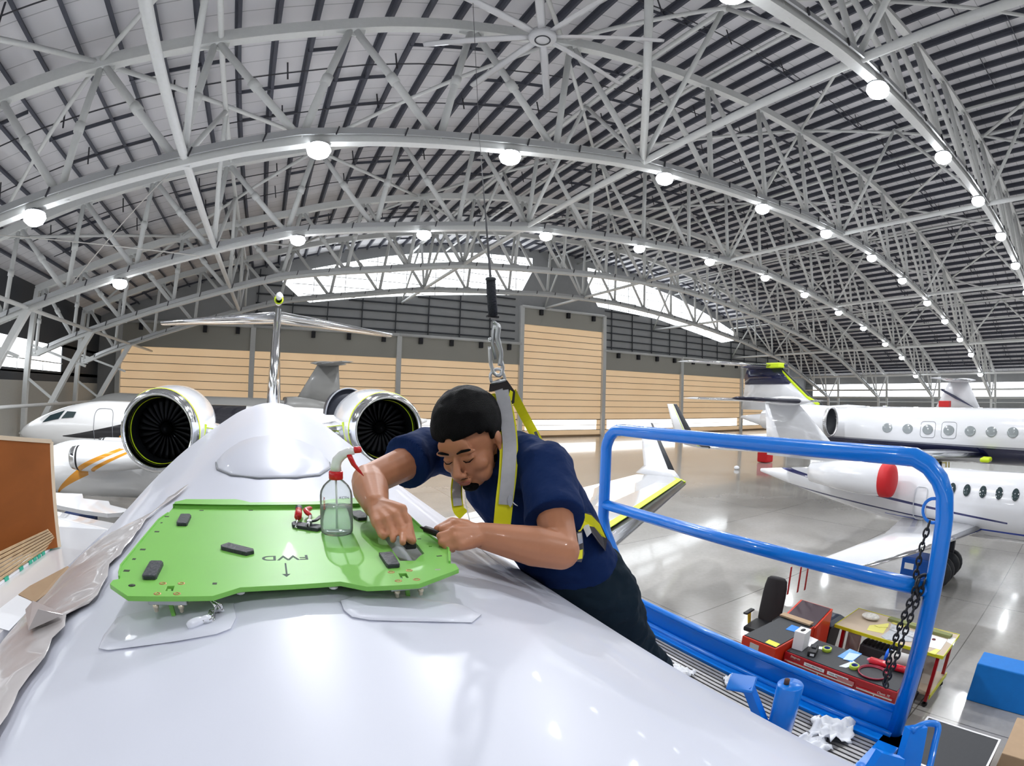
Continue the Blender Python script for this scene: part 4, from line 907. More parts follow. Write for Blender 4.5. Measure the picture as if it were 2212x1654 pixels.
# feet under the plate
for q in ((440, 665), (1840, 580)):
    a = pz(*q2(*q), PLZ - .012); m2 = MB(); m2.bbox((a[0], a[1] + .006, PLZ - .012), (.062, .03, .009), .002); ft = m2.build('mount_block', mat('grey anodised block', (.45, .47, .47), .35, .6), plate)
    for s in (-.02, .02): m2 = MB(); m2.lathe([(.005, 0), (.005, -.006), (.0035, -.007), (.0035, -.012), (.001, -.014)], (a[0] + s, a[1] - .004, PLZ - .016), (0, 0, 1), 10); m2.build('bolt', mat('zinc bolt', (.7, .62, .48), .3, .8), ft)
    m2 = MB(); m2.bar((a[0], a[1] + .01, PLZ - .014), (a[0] + .003, a[1] + .012, crown(a[1]) - rad(a[1]) + sqrt(rad(a[1]) ** 2 - a[0] ** 2)), .0065, .006); m2.build('stud', GREEN, ft)
for x in (-.2, .24):
    zb = crown(1.25) - rad(1.25) + sqrt(rad(1.25) ** 2 - x * x); m2 = MB(); m2.b2((x - .012, 1.22, zb - .002), (x + .012, 1.27, PLZ - .006)); m2.build('rear_foot', GREEN, plate)
for q in ((860, 614), (1405, 584)): a = pz(*q2(*q), PLZ - .01); MB().ell((a[0], a[1] + .004, PLZ - .012), (.008, .008, .004), n=10, m=6).build('white_cap', mat('white plastic', (.8, .8, .8), .4), plate)
# markings, painted to be read from the other side
INK = mat('dark green stencil ink', (.012, .05, .02), .6)
a, b = pz(*q2(1020, 430)), pz(*q2(1223, 405)); cx, cyy = (a[0] + b[0]) / 2, (pz(*q2(1120, 418))[1])
text_solid('stencil_text', 'FWD', Matrix.Translation((cx, cyy, PLZ + .0006)) @ Matrix.Rotation(pi, 4, 'Z'), .037, INK, plate, sx=1.05)
t0, t1 = pz(*q2(1126, 450)), pz(*q2(1131, 530)); m2 = MB(); m2.b2((t0[0] - .0022, t0[1], PLZ + .0001), (t1[0] + .0022, t1[1] + .012, PLZ + .0008))
m2.prism([(-.007, .014), (.007, .014), (0, 0)], .0007, Matrix.Translation((t1[0], t1[1], PLZ + .0001))); m2.build('stencil_arrow', INK, plate)
# black rubber spacers on the plate
RUB = mat('black rubber block', (.03, .034, .042), .55, bump=.2, bscale=120)
def spacer(quad, lab, h=.008):
    P = [pz(*q2(*p), PLZ + h) for p in quad]; m2 = MB(); n = len(P); cxx = sum(p[0] for p in P) / n; cy2 = sum(p[1] for p in P) / n
    sc = lambda k: [(cxx + (p[0] - cxx) * k, cy2 + (p[1] - cy2) * k) for p in P]
    m2.loft([[Vector((a, b, PLZ + z_)) for a, b in sc(k)] for k, z_ in ((.97, .0005), (1, .0015), (1, h - .0015), (.96, h))], smooth=False)
    tag(m2.build('rubber_spacer', RUB), lab, 'spacer', 'black rubber spacers on the green plate')
spacer([(488, 208), (512, 160), (520, 158), (566, 158), (574, 166), (552, 210), (545, 214), (494, 213)], 'black rubber spacer near the rear left corner of the green plate')
spacer([(288, 514), (332, 436), (342, 430), (402, 430), (411, 438), (372, 514), (362, 520), (296, 520)], 'black rubber spacer near the front left corner of the green plate')
spacer([(746, 340), (790, 325), (938, 362), (940, 372), (895, 384), (750, 350)], 'black rubber spacer lying askew in the middle left of the plate')
spacer([(1668, 384), (1738, 378), (1750, 384), (1790, 448), (1784, 452), (1722, 456), (1712, 450)], 'black rubber spacer in front of the long slot, right side of the plate')
spacer([(1506, 142), (1560, 138), (1600, 160), (1596, 182), (1548, 184), (1520, 170)], 'black rubber spacer half under the worker’s hand')
spacer([(1160, 208), (1175, 202), (1330, 222), (1334, 236), (1310, 246), (1165, 224)], 'long black rubber spacer under the screwdriver and pliers')
# bonding braid
m2 = MB(); a0 = Vector((*pz(*q2(688, 655), PLZ - .01), PLZ - .01)); h = [fus_hit(*q2(*p)) for p in ((715, 760), (700, 800), (640, 818), (560, 845))]
for k in range(9):
    r_ = random.Random(k); pts = [a0 + Vector((r_.uniform(-.004, .004), 0, 0))] + [Vector((a0.x + .012 + r_.uniform(-.006, .008), a0.y - .012, PLZ - .02 + r_.uniform(-.004, .006)))] + [fp(y_, t_, .006 + r_.uniform(0, .008)) + Vector((r_.uniform(-.005, .005), r_.uniform(-.005, .005), 0)) for y_, t_ in h[:3]]
    m2.tube(bez(pts, 5), .0016, 5)
br = m2.build('bonding_braid', CHROME); tag(br, 'frayed silver bonding braid curling from under the front of the plate', 'cable')
m2 = MB(); m2.tube(bez([fp(*h[1], .008), fp(*h[2], .01), fp(*h[3], .008)], 5), [.006, .007, .0075, .007, .006, .007, .0075, .008, .008, .007, .004], 8); m2.build('clear_wrap', mat('clear plastic wrap', (.8, .82, .9), .2, coat=.5), br)

# ------------------------------------------------------------------ spray bottle
bx_, by_ = pz(728, 1151); bt = empty('spray_bottle', (bx_, by_, PLZ)); bt.scale = (1.06, 1.06, .96); tag(bt, 'clear spray bottle half full, red collar and red trigger, standing on the green plate', 'bottle')
PLAS = clear_mat('clear bottle plastic', (.95, .97, .97), .10)
MB().lathe([(.001, .002), (.029, .001), (.0325, .005), (.033, .012), (.033, .086), (.0315, .096), (.026, .108), (.018, .117), (.0125, .122), (.012, .130)], n=40, caps=False).build('bottle_body', PLAS, bt)
MB().lathe([(.001, .004), (.028, .004), (.0312, .008), (.0315, .014), (.0315, .062), (.001, .062)], n=36).build('liquid', clear_mat('pale liquid', (.93, .98, .97), .20, wcol=(.8, .88, .86)), bt)
MB().tube([(0, 0, .01), (.001, 0, .07), (0, 0, .13)], .0022, 8).build('dip_tube', mat('white tube', (.85, .87, .87), .4), bt)
MB().lathe([(.0135, .122), (.0145, .124), (.0145, .138), (.0135, .14)], n=28).build('collar', mat('red plastic', (.62, .01, .015), .3, coat=.4), bt)
REDP = _M['red plastic']; WP = mat('milky white plastic', (.80, .80, .78), .3, coat=.3)
m2 = MB(); d = Vector((.9, -.15, 0)).normalized(); U = Vector((0, 0, 1))
path = [(0, .138, .0115, .0115), (0, .152, .0115, .0105), (.003, .164, .0115, .0105), (.012, .175, .0105, .010), (.026, .183, .0085, .009), (.036, .186, .007, .0085)]
S_ = d.cross(U); rings = []
for i, (o_, z_, w_, hh) in enumerate(path):
    t = [0, 0, .5, .9, 1.2, 1.3][i]; T = (U * cos(t) + d * sin(t)); nn_ = T.cross(S_)
    rings.append([d * o_ + U * z_ + S_ * (cos(2 * pi * k / 16) * w_) + nn_ * (sin(2 * pi * k / 16) * hh) for k in range(16)])
m2.loft(rings); m2.build('spray_head', WP, bt)
m2 = MB(); m2.lathe([(.006, 0), (.0075, .002), (.0075, .012), (.006, .015), (.003, .016)], d * .036 + U * .187, d + U * .12, 16); m2.build('nozzle', REDP, bt)
m2 = MB(); tp_ = [d * .026 + U * .178, d * .030 + U * .168, d * .036 + U * .155, d * .047 + U * .141, d * .056 + U * .130]
m2.loft([[p + S_ * s_ * w_ + d * e_ * w_ * .6 for s_, e_ in ((-1, -1), (1, -1), (1, 1), (-1, 1))] for p, w_ in zip(tp_, (.0085, .0085, .008, .006, .001))]); m2.build('trigger', REDP, bt)
text_solid('label_text', 'KCTN', Matrix.Translation((.012, -.0312, .087)) @ Matrix.Rotation(pi / 2, 4, 'X'), .007, mat('dark ink', (.08, .08, .1), .6), bt)
text_solid('side_text', 'ALCOHOL', Matrix.Translation((-.0265, -.0205, .073)) @ Matrix.Rotation(-.9, 4, 'Z') @ Matrix.Rotation(pi / 2, 4, 'X') @ Matrix.Rotation(-pi / 2, 4, 'Z'), .006, mat('red ink', (.5, .08, .05), .6), bt)

# ------------------------------------------------------------------ screwdriver and pliers
def P3(px, py, z): return Vector((*pz(*q2(px, py), z), z))
sd = empty('screwdriver', (0, 0, 0)); tag(sd, 'short screwdriver with red and dark handle leaning on a rubber spacer', 'screwdriver')
a, b, c = P3(1203, 125, PLZ + .017), P3(1197, 178, PLZ + .016), P3(1187, 225, PLZ + .010)
ax = (b - a).normalized(); m2 = MB(); m2.lathe([(.004, 0), (.008, .002), (.0092, .008), (.0085, .03), (.0075, .045), (.009, .05), (.0085, (b - a).length)], a, ax, 16); m2.build('handle', REDP, sd)
m2 = MB(); m2.lathe([(.0095, .006), (.0098, .01), (.0090, .028), (.0088, .03)], a, ax, 16, a0=.3, a1=2.8); m2.build('grip_inlay', BLACK, sd)
m2 = MB(); m2.tube([b, c], .0018, 8); m2.tube([c, c + Vector((-.003, -.006, -.004)), c + Vector((.001, -.010, -.004))], .0015, 6); m2.build('blade', CHROME, sd)
pl = empty('pliers', (0, 0, 0)); tag(pl, 'small cutting pliers with red handles beside the spray bottle', 'pliers')
a, b, c, e = P3(1260, 128, PLZ + .016), P3(1270, 170, PLZ + .014), P3(1262, 205, PLZ + .014), P3(1240, 232, PLZ + .012)
m2 = MB(); m2.tube(bez([a + Vector((.006, 0, 0)), P3(1242, 140, PLZ + .018), b], 5), [.004] + [.0065] * 8 + [.005, .004], 8); m2.build('handle', REDP, pl)
m2 = MB(); m2.tube(bez([P3(1330, 175, PLZ + .014), P3(1300, 198, PLZ + .015), c], 5), [.005] * 10 + [.004], 8, flat=.6); m2.build('handle', mat('black handle', (.02, .02, .02), .4), pl, 'black handle')
m2 = MB(); m2.bbox(c, (.012, .014, .008), .002); m2.tube([b, c, e], [.004, .005, .0015], 6, flat=.6); m2.tube([c, P3(1262, 236, PLZ + .011)], [.004, .001], 6); m2.build('jaws', mat('tool steel', (.45, .46, .47), .3, .9), pl)

# ================================================================== THE BLUE WORK PLATFORM
BLUE = mat('bright blue enamel', (.0, .20, .75), .3, coat=.5, noise=.05, nscale=3)
XR, YN, YFR, DZ = 1.86, .465, 2.42, 3.16
YD = 2.14
pf = empty('work_platform', (XR, 1.4, 0)); tag(pf, 'bright blue work platform with guard rail, toe board and ribbed deck beside the fuselage', 'platform')
def B(mb_, name, m=None, mods=None, lab=None):
    for i, v in enumerate(mb_.v): mb_.v[i] = v - Vector((XR, 1.4, 0))
    return mb_.build(name, m or BLUE, pf, lab, mods)
zt_ = 4.4 - .0955 * XR; R_ = .034
top_pts = [(XR, YD, 3.1), (XR, YD, 3.26), (XR, YD + .03, 3.33), (XR, YFR - .03, 3.60), (XR, YFR, 3.68), (XR, YFR, zt_ - .12)] + [(XR, YFR - .13 + .13 * cos(a), zt_ - .13 + .13 * sin(a)) for a in (.3, .7, 1.1, 1.4)] + [(XR, YFR - .16, zt_), (XR, YN + .2, zt_ - .004)] + [(XR, YN + .18 - .18 * sin(a), zt_ - .18 + .18 * cos(a)) for a in (.25, .6, .95, 1.25)] + [(XR, YN, zt_ - .2), (XR, YN, 3.05)]
m2 = MB(); m2.tube(top_pts, R_, 14); B(m2, 'guard_rail')
m2 = MB(); m2.tube([(XR, YFR, 4.4 - .341 * XR), (XR, YN, 4.4 - .3415 * XR)], R_ * .92, 12); B(m2, 'mid_rail')
m2 = MB(); m2.b2((XR - .012, YN, DZ + .02), (XR + .02, YD, 4.4 - 1.130)); m2.tube([(XR, YN, 4.4 - 1.13), (XR, YD, 4.4 - 1.13)], .017, 8); B(m2, 'toe_board')
m2 = MB(); m2.b2((XR - .085, YN - .06, DZ - .14), (XR + .03, YD + .1, DZ + .012)); m2.tube([(XR - .03, YN, DZ + .015), (XR - .03, YD, DZ + .015)], .014, 8)
m2.b2((1.25, YN - .06, DZ - .14), (XR, YN + .03, DZ + .012)); m2.b2((1.25, YD, DZ - .14), (XR, YD + .1, DZ + .012)); m2.b2((1.24, YN, DZ - .14), (1.265, YD + .1, DZ - .002)); B(m2, 'deck_frame')
m2 = MB()
for i in range(21): x_ = 1.27 + i * .0243; m2.b2((x_, YN + .03, DZ - .03), (x_ + .0155, YD, DZ))
B(m2, 'deck_slats', mat('worn aluminium slats', (.36, .35, .34), .45, .5, noise=.25, nscale=12))
m2 = MB(); m2.b2((1.265, YN + .03, DZ - .09), (XR - .085, YD, DZ - .05)); B(m2, 'deck_tray', BLACK)
for xx in (1.42, 1.82):
    for yy in (.55, 2.1):
        m2 = MB(); m2.bar((xx, yy, .12), (xx, yy, DZ - .1), .07); m2.lathe([(.02, -.03), (.09, -.03), (.1, 0), (.09, .03), (.02, .03)], (xx, yy, .1), (0, 1, 0), 16); B(m2, 'leg')
# clamp column and padded lever standing on the deck
cb = at_x(1708, 1477, 1.47); top_z = cb.z
m2 = MB(); m2.lathe([(.048, 0), (.048, top_z - DZ - .004), (.045, top_z - DZ)], (cb.x, cb.y, DZ), (0, 0, 1), 28); B(m2, 'column')
m2 = MB(); m2.lathe([(.010, 0), (.010, .018), (.008, .02)], (cb.x - .01, cb.y + .012, top_z), (0, 0, 1), 12); B(m2, 'column_stud', mat('rusty stud', (.12, .06, .04), .7))
l0 = Vector((cb.x - .04, cb.y - .02, DZ + .03)); l1 = at_x(1617, 1485, 1.42); m2 = MB(); m2.bar(l0, l1, .03, .035); m2.bar(l0 + Vector((0, -.01, 0)), l0 + Vector((.03, .0, .0)), .05, .12); B(m2, 'lever')
R1 = Matrix.Rotation(.5, 3, 'Z') @ Matrix.Rotation(-.25, 3, 'Y'); m2 = MB(); m2.bbox(l1 + Vector((-.005, .03, .008)), (.085, .10, .014), .005, R1); B(m2, 'lever_pad')
# ring and chain on the near post
rc = at_y(2008, 1112, YN + .035); m2 = MB(); m2.tube([(XR - .0, YN + .045 + .042 * cos(a), rc.z + .042 * sin(a)) for a in [2 * pi * k / 20 for k in range(20)]], .006, 8, closed=True); B(m2, 'chain_ring')
def chain(pts, name, sz=.034, wr=.0042):
    L_ = bez(pts, 8); m3 = MB(); acc = 0; last = L_[0]; n = 0; cur = L_[0]
    tot = []; 
    for p, q in zip(L_, L_[1:]):
        k = max(1, int((q - p).length / .002)); tot += [p.lerp(q, i / k) for i in range(k)]
    d_ = 0; links = [tot[0]]
    for p, q in zip(tot, tot[1:]):
        d_ += (q - p).length
        if d_ > sz * .72: links.append(q); d_ = 0
    for i, (p, q) in enumerate(zip(links, links[1:])):
        ax_ = (q - p).normalized(); c_ = (p + q) / 2; x_, y_ = MB.frame(ax_, (1, .3, .1)); s_ = x_ if i % 2 else y_
        m3.tube([c_ + ax_ * (cos(a) * sz * .5) + s_ * (sin(a) * sz * .28) for a in [2 * pi * k / 12 for k in range(12)]], wr, 6, closed=True)
    return B(m3, name, BLACK)
zq = rc.z - .04
chain([(XR, YN + .055, zq), (XR - .01, YN + .07, zq - .1), (XR - .005, YN + .075, zq - .25), (XR - .03, YN + .06, 4.4 - .345 * XR)], 'chain')
chain([(XR - .04, YN + .05, 3.80), (XR - .045, YN + .08, 3.66), (XR - .03, YN + .1, 3.52), (XR - .02, YN + .1, 3.38), (XR - .03, YN + .06, 3.36)], 'chain'); chain([(XR - .03, YN + .03, 3.80), (XR - .05, YN + .055, 3.64), (XR - .045, YN + .07, 3.50), (XR - .03, YN + .09, 3.37)], 'chain')
m2 = MB(); m2.tube([(XR - .045 * cos(a), YN + .05 + .01 * sin(a * 2), 3.765 + .045 * sin(a)) for a in [2 * pi * k / 14 for k in range(14)]], .007, 6, closed=True); B(m2, 'chain_hook', BLACK)
# end bracket, pivot motor at the near corner
m2 = MB(); DB = 2.1
P = [at_d(x_, y_, DB) for x_, y_ in ((1966, 1577), (2004, 1571), (1984, 1675), (1938, 1675))]; m2.loft([P, [p + Vector((.015, .03, 0)) for p in P]], smooth=False)
m2.tube(bez([at_d(1968, 1578, DB), at_d(1990, 1566, DB + .02), at_d(2012, 1562, DB + .05), at_d(2026, 1570, DB + .06), at_d(2018, 1610, DB + .03), at_d(2002, 1680, DB)], 4), .014, 8)
P = [at_d(x_, y_, DB - .08) for x_, y_ in ((1905, 1626), (1955, 1640), (1950, 1680), (1870, 1680))]; m2.loft([P, [p + Vector((.01, .03, 0)) for p in P]], smooth=False)
B(m2, 'end_bracket')
m2 = MB(); m2.lathe([(.02, -.07), (.045, -.07), (.055, -.05), (.055, .05), (.045, .07), (.02, .07)], (1.885, .425, 3.10), (.4, -.5, .3), 20); B(m2, 'end_roller', mat('grey black roller', (.05, .055, .06), .4))
# tissues on the deck
TIS = mat('white tissue paper', (.82, .83, .86), .8)
def tissue(c, w_, h_, rot, seed, lab, lift=.03):
    m3 = MB(); n = 13; rn = random.Random(seed); from mathutils import noise as NZ; rows = []
    for i in range(n):
        row = []
        for j in range(n):
            u, v = i / (n - 1) - .5, j / (n - 1) - .5; x_ = u * w_ * (1 + .25 * NZ.noise(Vector((v * 4, seed, 0)))); y_ = v * h_ * (1 + .3 * NZ.noise(Vector((u * 4, 5, seed))))
            z_ = abs(NZ.noise(Vector((u * 4 + seed, v * 4, 1)))) * lift * 1.6 + abs(NZ.noise(Vector((u * 9, v * 9, seed)))) * lift * .5 + .003
            row.append(Vector((c[0] + x_ * cos(rot) - y_ * sin(rot), c[1] + x_ * sin(rot) + y_ * cos(rot), c[2] + z_)))
        rows.append(row)
    m3.loft(rows, caps=False, closed=False); o = m3.build('paper_tissue', TIS, mods=[('SOLIDIFY', dict(thickness=.001))]); tag(o, lab, 'tissue', 'crumpled tissues on the blue platform'); return o
def onz(px, py, z): p = at_z(px, py, z); return (p.x, p.y, z)
tissue(onz(1795, 1582, DZ), .15, .17, .5, 1, 'largest crumpled white tissue on the ribbed deck near its end', .05)
tissue(onz(1745, 1612, DZ), .12, .16, 1.1, 4, 'crumpled white tissue half hidden by the fuselage beside the largest one')
tissue(onz(1468, 1456, DZ + .0), .10, .12, .2, 7, 'crumpled white tissue on the deck by the worker’s trouser leg')
tissue(onz(1585, 1476, DZ), .09, .09, .9, 9, 'small white tissue under the blue lever pad')

# ================================================================== LEFT SIDE: board and laths standing on the wing
def wingtop(y, x): return 2.36
bd = empty('plywood_board', (0, 0, 0)); tag(bd, 'large brown plywood board standing upright at the left edge', 'board')
PLY = mat('brown plywood face', (.25, .078, .018), .6, noise=.25, nscale=2.2, spec=.15)
nt = PLY.node_tree
for n_ in nt.nodes:
    if n_.type == 'TEX_NOISE': n_.inputs['Distortion'].default_value = 1.6
D1 = 3.3
c0, c1, c2, c3 = at_d(108, 953, D1), at_d(125, 1182, D1), at_d(-160, 1240, D1 * .86), at_d(-160, 930, D1 * .86)
nrm = (c1 - c0).cross(c2 - c1).normalized(); 
if nrm.dot(CAM - c0) < 0: nrm = -nrm
m2 = MB(); m2.add([c0, c1, c2, c3, c0 - nrm * .02, c1 - nrm * .02, c2 - nrm * .02, c3 - nrm * .02], [(0, 1, 2, 3), (7, 6, 5, 4), (0, 3, 7, 4), (2, 1, 5, 6)], False); m2.build('board_face', PLY, bd)
ed = MB(); e1 = Vector((c1 - c0)); sd_ = (c0 - c3).normalized(); ed.add([c0, c1, c1 + sd_ * .028, c0 + sd_ * .028, c0 - nrm * .02, c1 - nrm * .02, c1 + sd_ * .028 - nrm * .02, c0 + sd_ * .028 - nrm * .02], [(0, 1, 2, 3), (7, 6, 5, 4), (0, 3, 7, 4), (2, 1, 5, 6), (3, 2, 6, 7)], False)
ed.bar(c0 + sd_ * .01, c3, .012, .022); ed.build('pale_edge', mat('pale ply edge', (.62, .50, .36), .6), bd)
tr = empty('side_tray', (0, 0, 0)); 
# white covered stand under the board (left work stand)
zS = min(c1.z, c2.z) - .01
p_ = [at_z(128, 1128, zS + .0), at_z(222, 1148, zS), at_z(300, 1290, zS), at_z(60, 1500, zS), at_z(-250, 1500, zS), at_z(-250, 1150, zS)]
tr.location = (p_[0].x, p_[0].y, 0); 
m2 = MB(); pts = [(-2.9, 3.0), (-1.42, 3.0), (-1.42, .2), (-2.9, .2)]
m2.b2((-2.9, .2, zS - .08), (-1.16, at_z(170, 1140, zS).y, zS)); 
for i, v in enumerate(m2.v): m2.v[i] = v - tr.location
st_ = m2.build('stand_top', mat('glossy white sheet', (.72, .72, .75), .18, coat=.6), tr); tag(tr, 'glossy white stand top at the left below the plywood board', 'stand')
for xx in (-2.8, -1.6):
    for yy in (.4, 2.6): MB().bar((xx - tr.location.x, yy - tr.location.y, 0), (xx - tr.location.x, yy - tr.location.y, zS - .08), .06).build('stand_leg', STEEL, tr)
# bundle of thin laths wrapped in film with green taped edge
WOOD = mat('pale lath wood', (.62, .44, .25), .6, noise=.3, nscale=14, bump=.3, bscale=40)
lb = empty('lath_bundle', (0, 0, 0)); tag(lb, 'bundle of pale wooden laths with green and white tape along its lower edge', 'timber')
u0, u1 = at_z(102, 1143, zS + .16), at_z(-30, 1205, zS + .16); l0_, l1_ = at_z(128, 1172, zS + .004), at_z(-30, 1282, zS + .004)
m2 = MB(); nL = 15
for i in range(nL):
    t0_, t1_ = i / nL, (i + .9) / nL
    a_, b_, c_, d_ = u0.lerp(l0_, t0_), u1.lerp(l1_, t0_), u1.lerp(l1_, t1_), u0.lerp(l0_, t1_)
    off_ = Vector((0, 0, .003 * (i % 2))); dn = Vector((-.02, .05, -.012)); m2.add([a_ + off_, b_ + off_, c_ + off_, d_ + off_, a_ + dn, b_ + dn, c_ + dn, d_ + dn], [(0, 1, 2, 3), (7, 6, 5, 4), (0, 4, 5, 1), (1, 5, 6, 2), (2, 6, 7, 3), (3, 7, 4, 0)], False)
m2.build('laths', WOOD, lb)
m2 = MB(); 
for i in range(16):
    if i % 5 == 3 or 9 < i < 12: continue
    a_, b_ = l0_.lerp(l1_, i / 16), l0_.lerp(l1_, (i + .7) / 16); MB().bar(a_ + Vector((0, 0, .006)), b_ + Vector((0, 0, .006)), .02, .018).build('green_tape', mat('teal green tape', (.03, .42, .28), .4), lb)
m2 = MB(); m2.bar(l0_ + Vector((0, 0, .003)), l1_ + Vector((0, 0, .003)), .012, .012); m2.build('white_tape', TIS, lb)
# cardboard and paper sheets in front of the bundle
cb_ = [at_z(40, 1283, zS + .004), at_z(64, 1265, zS + .005), at_z(146, 1222, zS + .03), at_z(165, 1235, zS + .02), at_z(75, 1300, zS + .006)]
m2 = MB(); m2.add(cb_, [(0, 1, 2, 3, 4)], False); tag(m2.build('cardboard_sheet', mat('brown cardboard', (.42, .29, .18), .7, noise=.08), mods=[('SOLIDIFY', dict(thickness=.004, offset=1))]), 'folded brown cardboard sheet lying at the left beside the fuselage', 'cardboard')
cb_ = [at_z(-40, 1345, zS + .002), at_z(38, 1285, zS + .002), at_z(78, 1302, zS + .002), at_z(20, 1362, zS + .002)]
m2 = MB(); m2.add(cb_, [(0, 1, 2, 3)], False); tag(m2.build('paper_sheet', TIS, mods=[('SOLIDIFY', dict(thickness=.001, offset=1))]), 'white paper sheet below the brown cardboard at the left edge', 'paper')
# blue covered box under the far left wing
m2 = MB(); p = at_z(165, 1143, 0.0); 
tb = empty('covered_box', (at_z(160, 1145, .35).x, at_z(160, 1145, .35).y + .6, -.25)); tb.scale = (.75, .75, 1); tag(tb, 'box under a blue cover seen past the plywood board below the wing', 'box')
MB().bbox((0, 0, .45), (1.1, .9, .9), .05).build('box_body', mat('royal blue box', (.01, .12, .42), .5), tb)
m2 = MB(); m2.loft([[Vector((x_ * s_, y_ * s_, z_ + .05 * sin(5 * x_ + 3 * y_))) for x_, y_ in ((-.6, -.5), (0, -.55), (.6, -.5), (.62, 0), (.6, .5), (0, .55), (-.6, .5), (-.62, 0))] for s_, z_ in ((1, .75), (1, .93), (.7, 1.02), (.1, 1.1))]); m2.build('cover', mat('dark blue cloth', (.01, .025, .09), .7), tb)
# ================================================================== TOOL CHESTS, TABLE, CHAIR on the hangar floor at the right
RED = mat('red chest enamel', (.36, .006, .012), .3, coat=.6); ORED = mat('orange red enamel', (.62, .035, .01), .35, coat=.4); MATB = mat('black ribbed mat', (.035, .037, .042), .6, noise=.1, nscale=20)
TRIM = mat('chrome trim strip', (.8, .78, .76), .2, .8); WHT = mat('white card', (.8, .8, .82), .6); YEL = mat('yellow plastic', (.75, .52, .01), .4); INKB = mat('black ink', (.02, .02, .02), .6)
def f6(x, y): return (1560 + x * .2948, 1220 + y * .2948)
def F(x, y, z): return at_z(*f6(x, y), z)
# main chest: x 5.95..6.6, y 1.62..3.42, front faces -x
cx0, cx1, cy0, cy1, cz = 5.98, 6.64, 1.62, 3.40, 1.0
ch = empty('tool_chest', ((cx0 + cx1) / 2, (cy0 + cy1) / 2, 0)); tag(ch, 'long dark red roller tool chest with chrome drawer strips and black mat top', 'tool chest')
def C(m2, name, m, par=ch, root=None, lab=None):
    o_ = (root or ch).location
    for i, v in enumerate(m2.v): m2.v[i] = v - o_
    return m2.build(name, m, par, lab)
m2 = MB(); m2.bbox(((cx0 + cx1) / 2, (cy0 + cy1) / 2, .57), (cx1 - cx0, cy1 - cy0, .84), .015); C(m2, 'chest_body', RED)
m2 = MB(); m2.b2((cx0 + .02, cy0 + .02, cz - .012), (cx1 - .02, cy1 - .02, cz)); C(m2, 'top_mat', MATB)
for (ya, yb) in ((cy0 + .03, cy0 + .58), (cy0 + .62, cy1 - .03)):
    z_ = .16
    for hh in (.22, .15, .12, .09, .08, .08):
        m2 = MB(); m2.bbox((cx0 - .006, (ya + yb) / 2, z_ + hh / 2), (.02, yb - ya, hh - .012), .003); dr = C(m2, 'drawer', RED)
        m2 = MB(); m2.b2((cx0 - .028, ya + .01, z_ + hh - .028), (cx0 - .014, yb - .01, z_ + hh - .012)); C(m2, 'drawer_trim', TRIM, dr)
        m2 = MB(); m2.lathe([(.012, 0), (.012, .006), (.001, .007)], (cx0 - .014, (ya + yb) / 2, z_ + hh - .045), (-1, 0, 0), 12); C(m2, 'drawer_lock', TRIM, dr)
        z_ += hh
def front_text(s, y, z, size, m, back=None, xx=None, root=ch, par=ch, shear=0., w=None):
    xx = (cx0 - .017) if xx is None else xx; M = Matrix.Translation(Vector((xx, y, z)) - root.location) @ Matrix.Rotation(-pi / 2, 4, 'Z') @ Matrix.Rotation(pi / 2, 4, 'X')
    if back:
        m3 = MB(); m3.b2((xx + .001, y - w / 2, z - size * .75), (xx + .004, y + w / 2, z + size * .75)); 
        o_ = C(m3, 'label_plate', back, par, root); par = o_
    text_solid('lettering', s, M, size, m, par, shear=shear)
front_text('Snap-on', cy1 - .2, .965, .05, TRIM, shear=.3); front_text('Classic 78', cy0 + .18, .915, .045, TRIM, shear=.3)
front_text('TOOL SPECTRA SG', cy1 - .52, .93, .032, INKB, WHT, w=.33); front_text('TOOL SPECTRA SG', cy1 - .9, .93, .032, INKB, WHT, w=.33)
m2 = MB(); m2.b2((cx0 - .02, cy0 + .62, .88), (cx0 - .015, cy0 + .88, .935)); C(m2, 'faded_sticker', mat('faded pink sticker', (.5, .2, .2), .6))
m2 = MB(); m2.tube([(cx1 - .12, cy0, .78), (cx1 - .12, cy0 - .1, .8), (cx1 + .0, cy0 - .12, .72), (cx1 - .05, cy0 - .1, .6), (cx1 - .12, cy0, .58)], .014, 8); C(m2, 'side_handle', BLACK)
m2 = MB(); m2.b2((cx0 + .1, cy0 - .008, .2), (cx1 - .2, cy0 + .002, .85)); C(m2, 'side_panel', mat('pale grey sheet', (.5, .5, .5), .5))
for xx in (cx0 + .1, cx1 - .1):
    for yy in (cy0 + .12, cy1 - .12):
        m2 = MB(); m2.lathe([(.02, -.025), (.068, -.025), (.075, 0), (.068, .025), (.02, .025)], (xx, yy, .075), (1, 0, 0), 16); m2.b2((xx - .04, yy - .04, .1), (xx + .04, yy + .04, .155)); C(m2, 'caster', BLACK)
# riser cabinet, orange red
rs = empty('tool_cabinet', (6.28, 3.72, 0)); tag(rs, 'orange red cabinet with black mat top at the left end of the tool chest', 'cabinet')
m2 = MB(); m2.bbox((6.28, 3.72, .60), (1.06, .60, 1.0), .012); C(m2, 'cabinet_body', ORED, rs, rs)
m2 = MB(); m2.b2((5.77, 3.44, 1.10), (6.79, 4.0, 1.112)); C(m2, 'top_mat', MATB, rs, rs)
m2 = MB(); m2.b2((5.742, 3.70, .93), (5.748, 3.86, 1.05)); C(m2, 'spec_plate', mat('grey spec plate', (.55, .55, .52), .5), rs, rs)
for xx in (5.9, 6.7):
    m2 = MB(); m2.b2((xx - .04, 3.5, 0), (xx + .04, 3.95, .11)); C(m2, 'skid', BLACK, rs, rs)
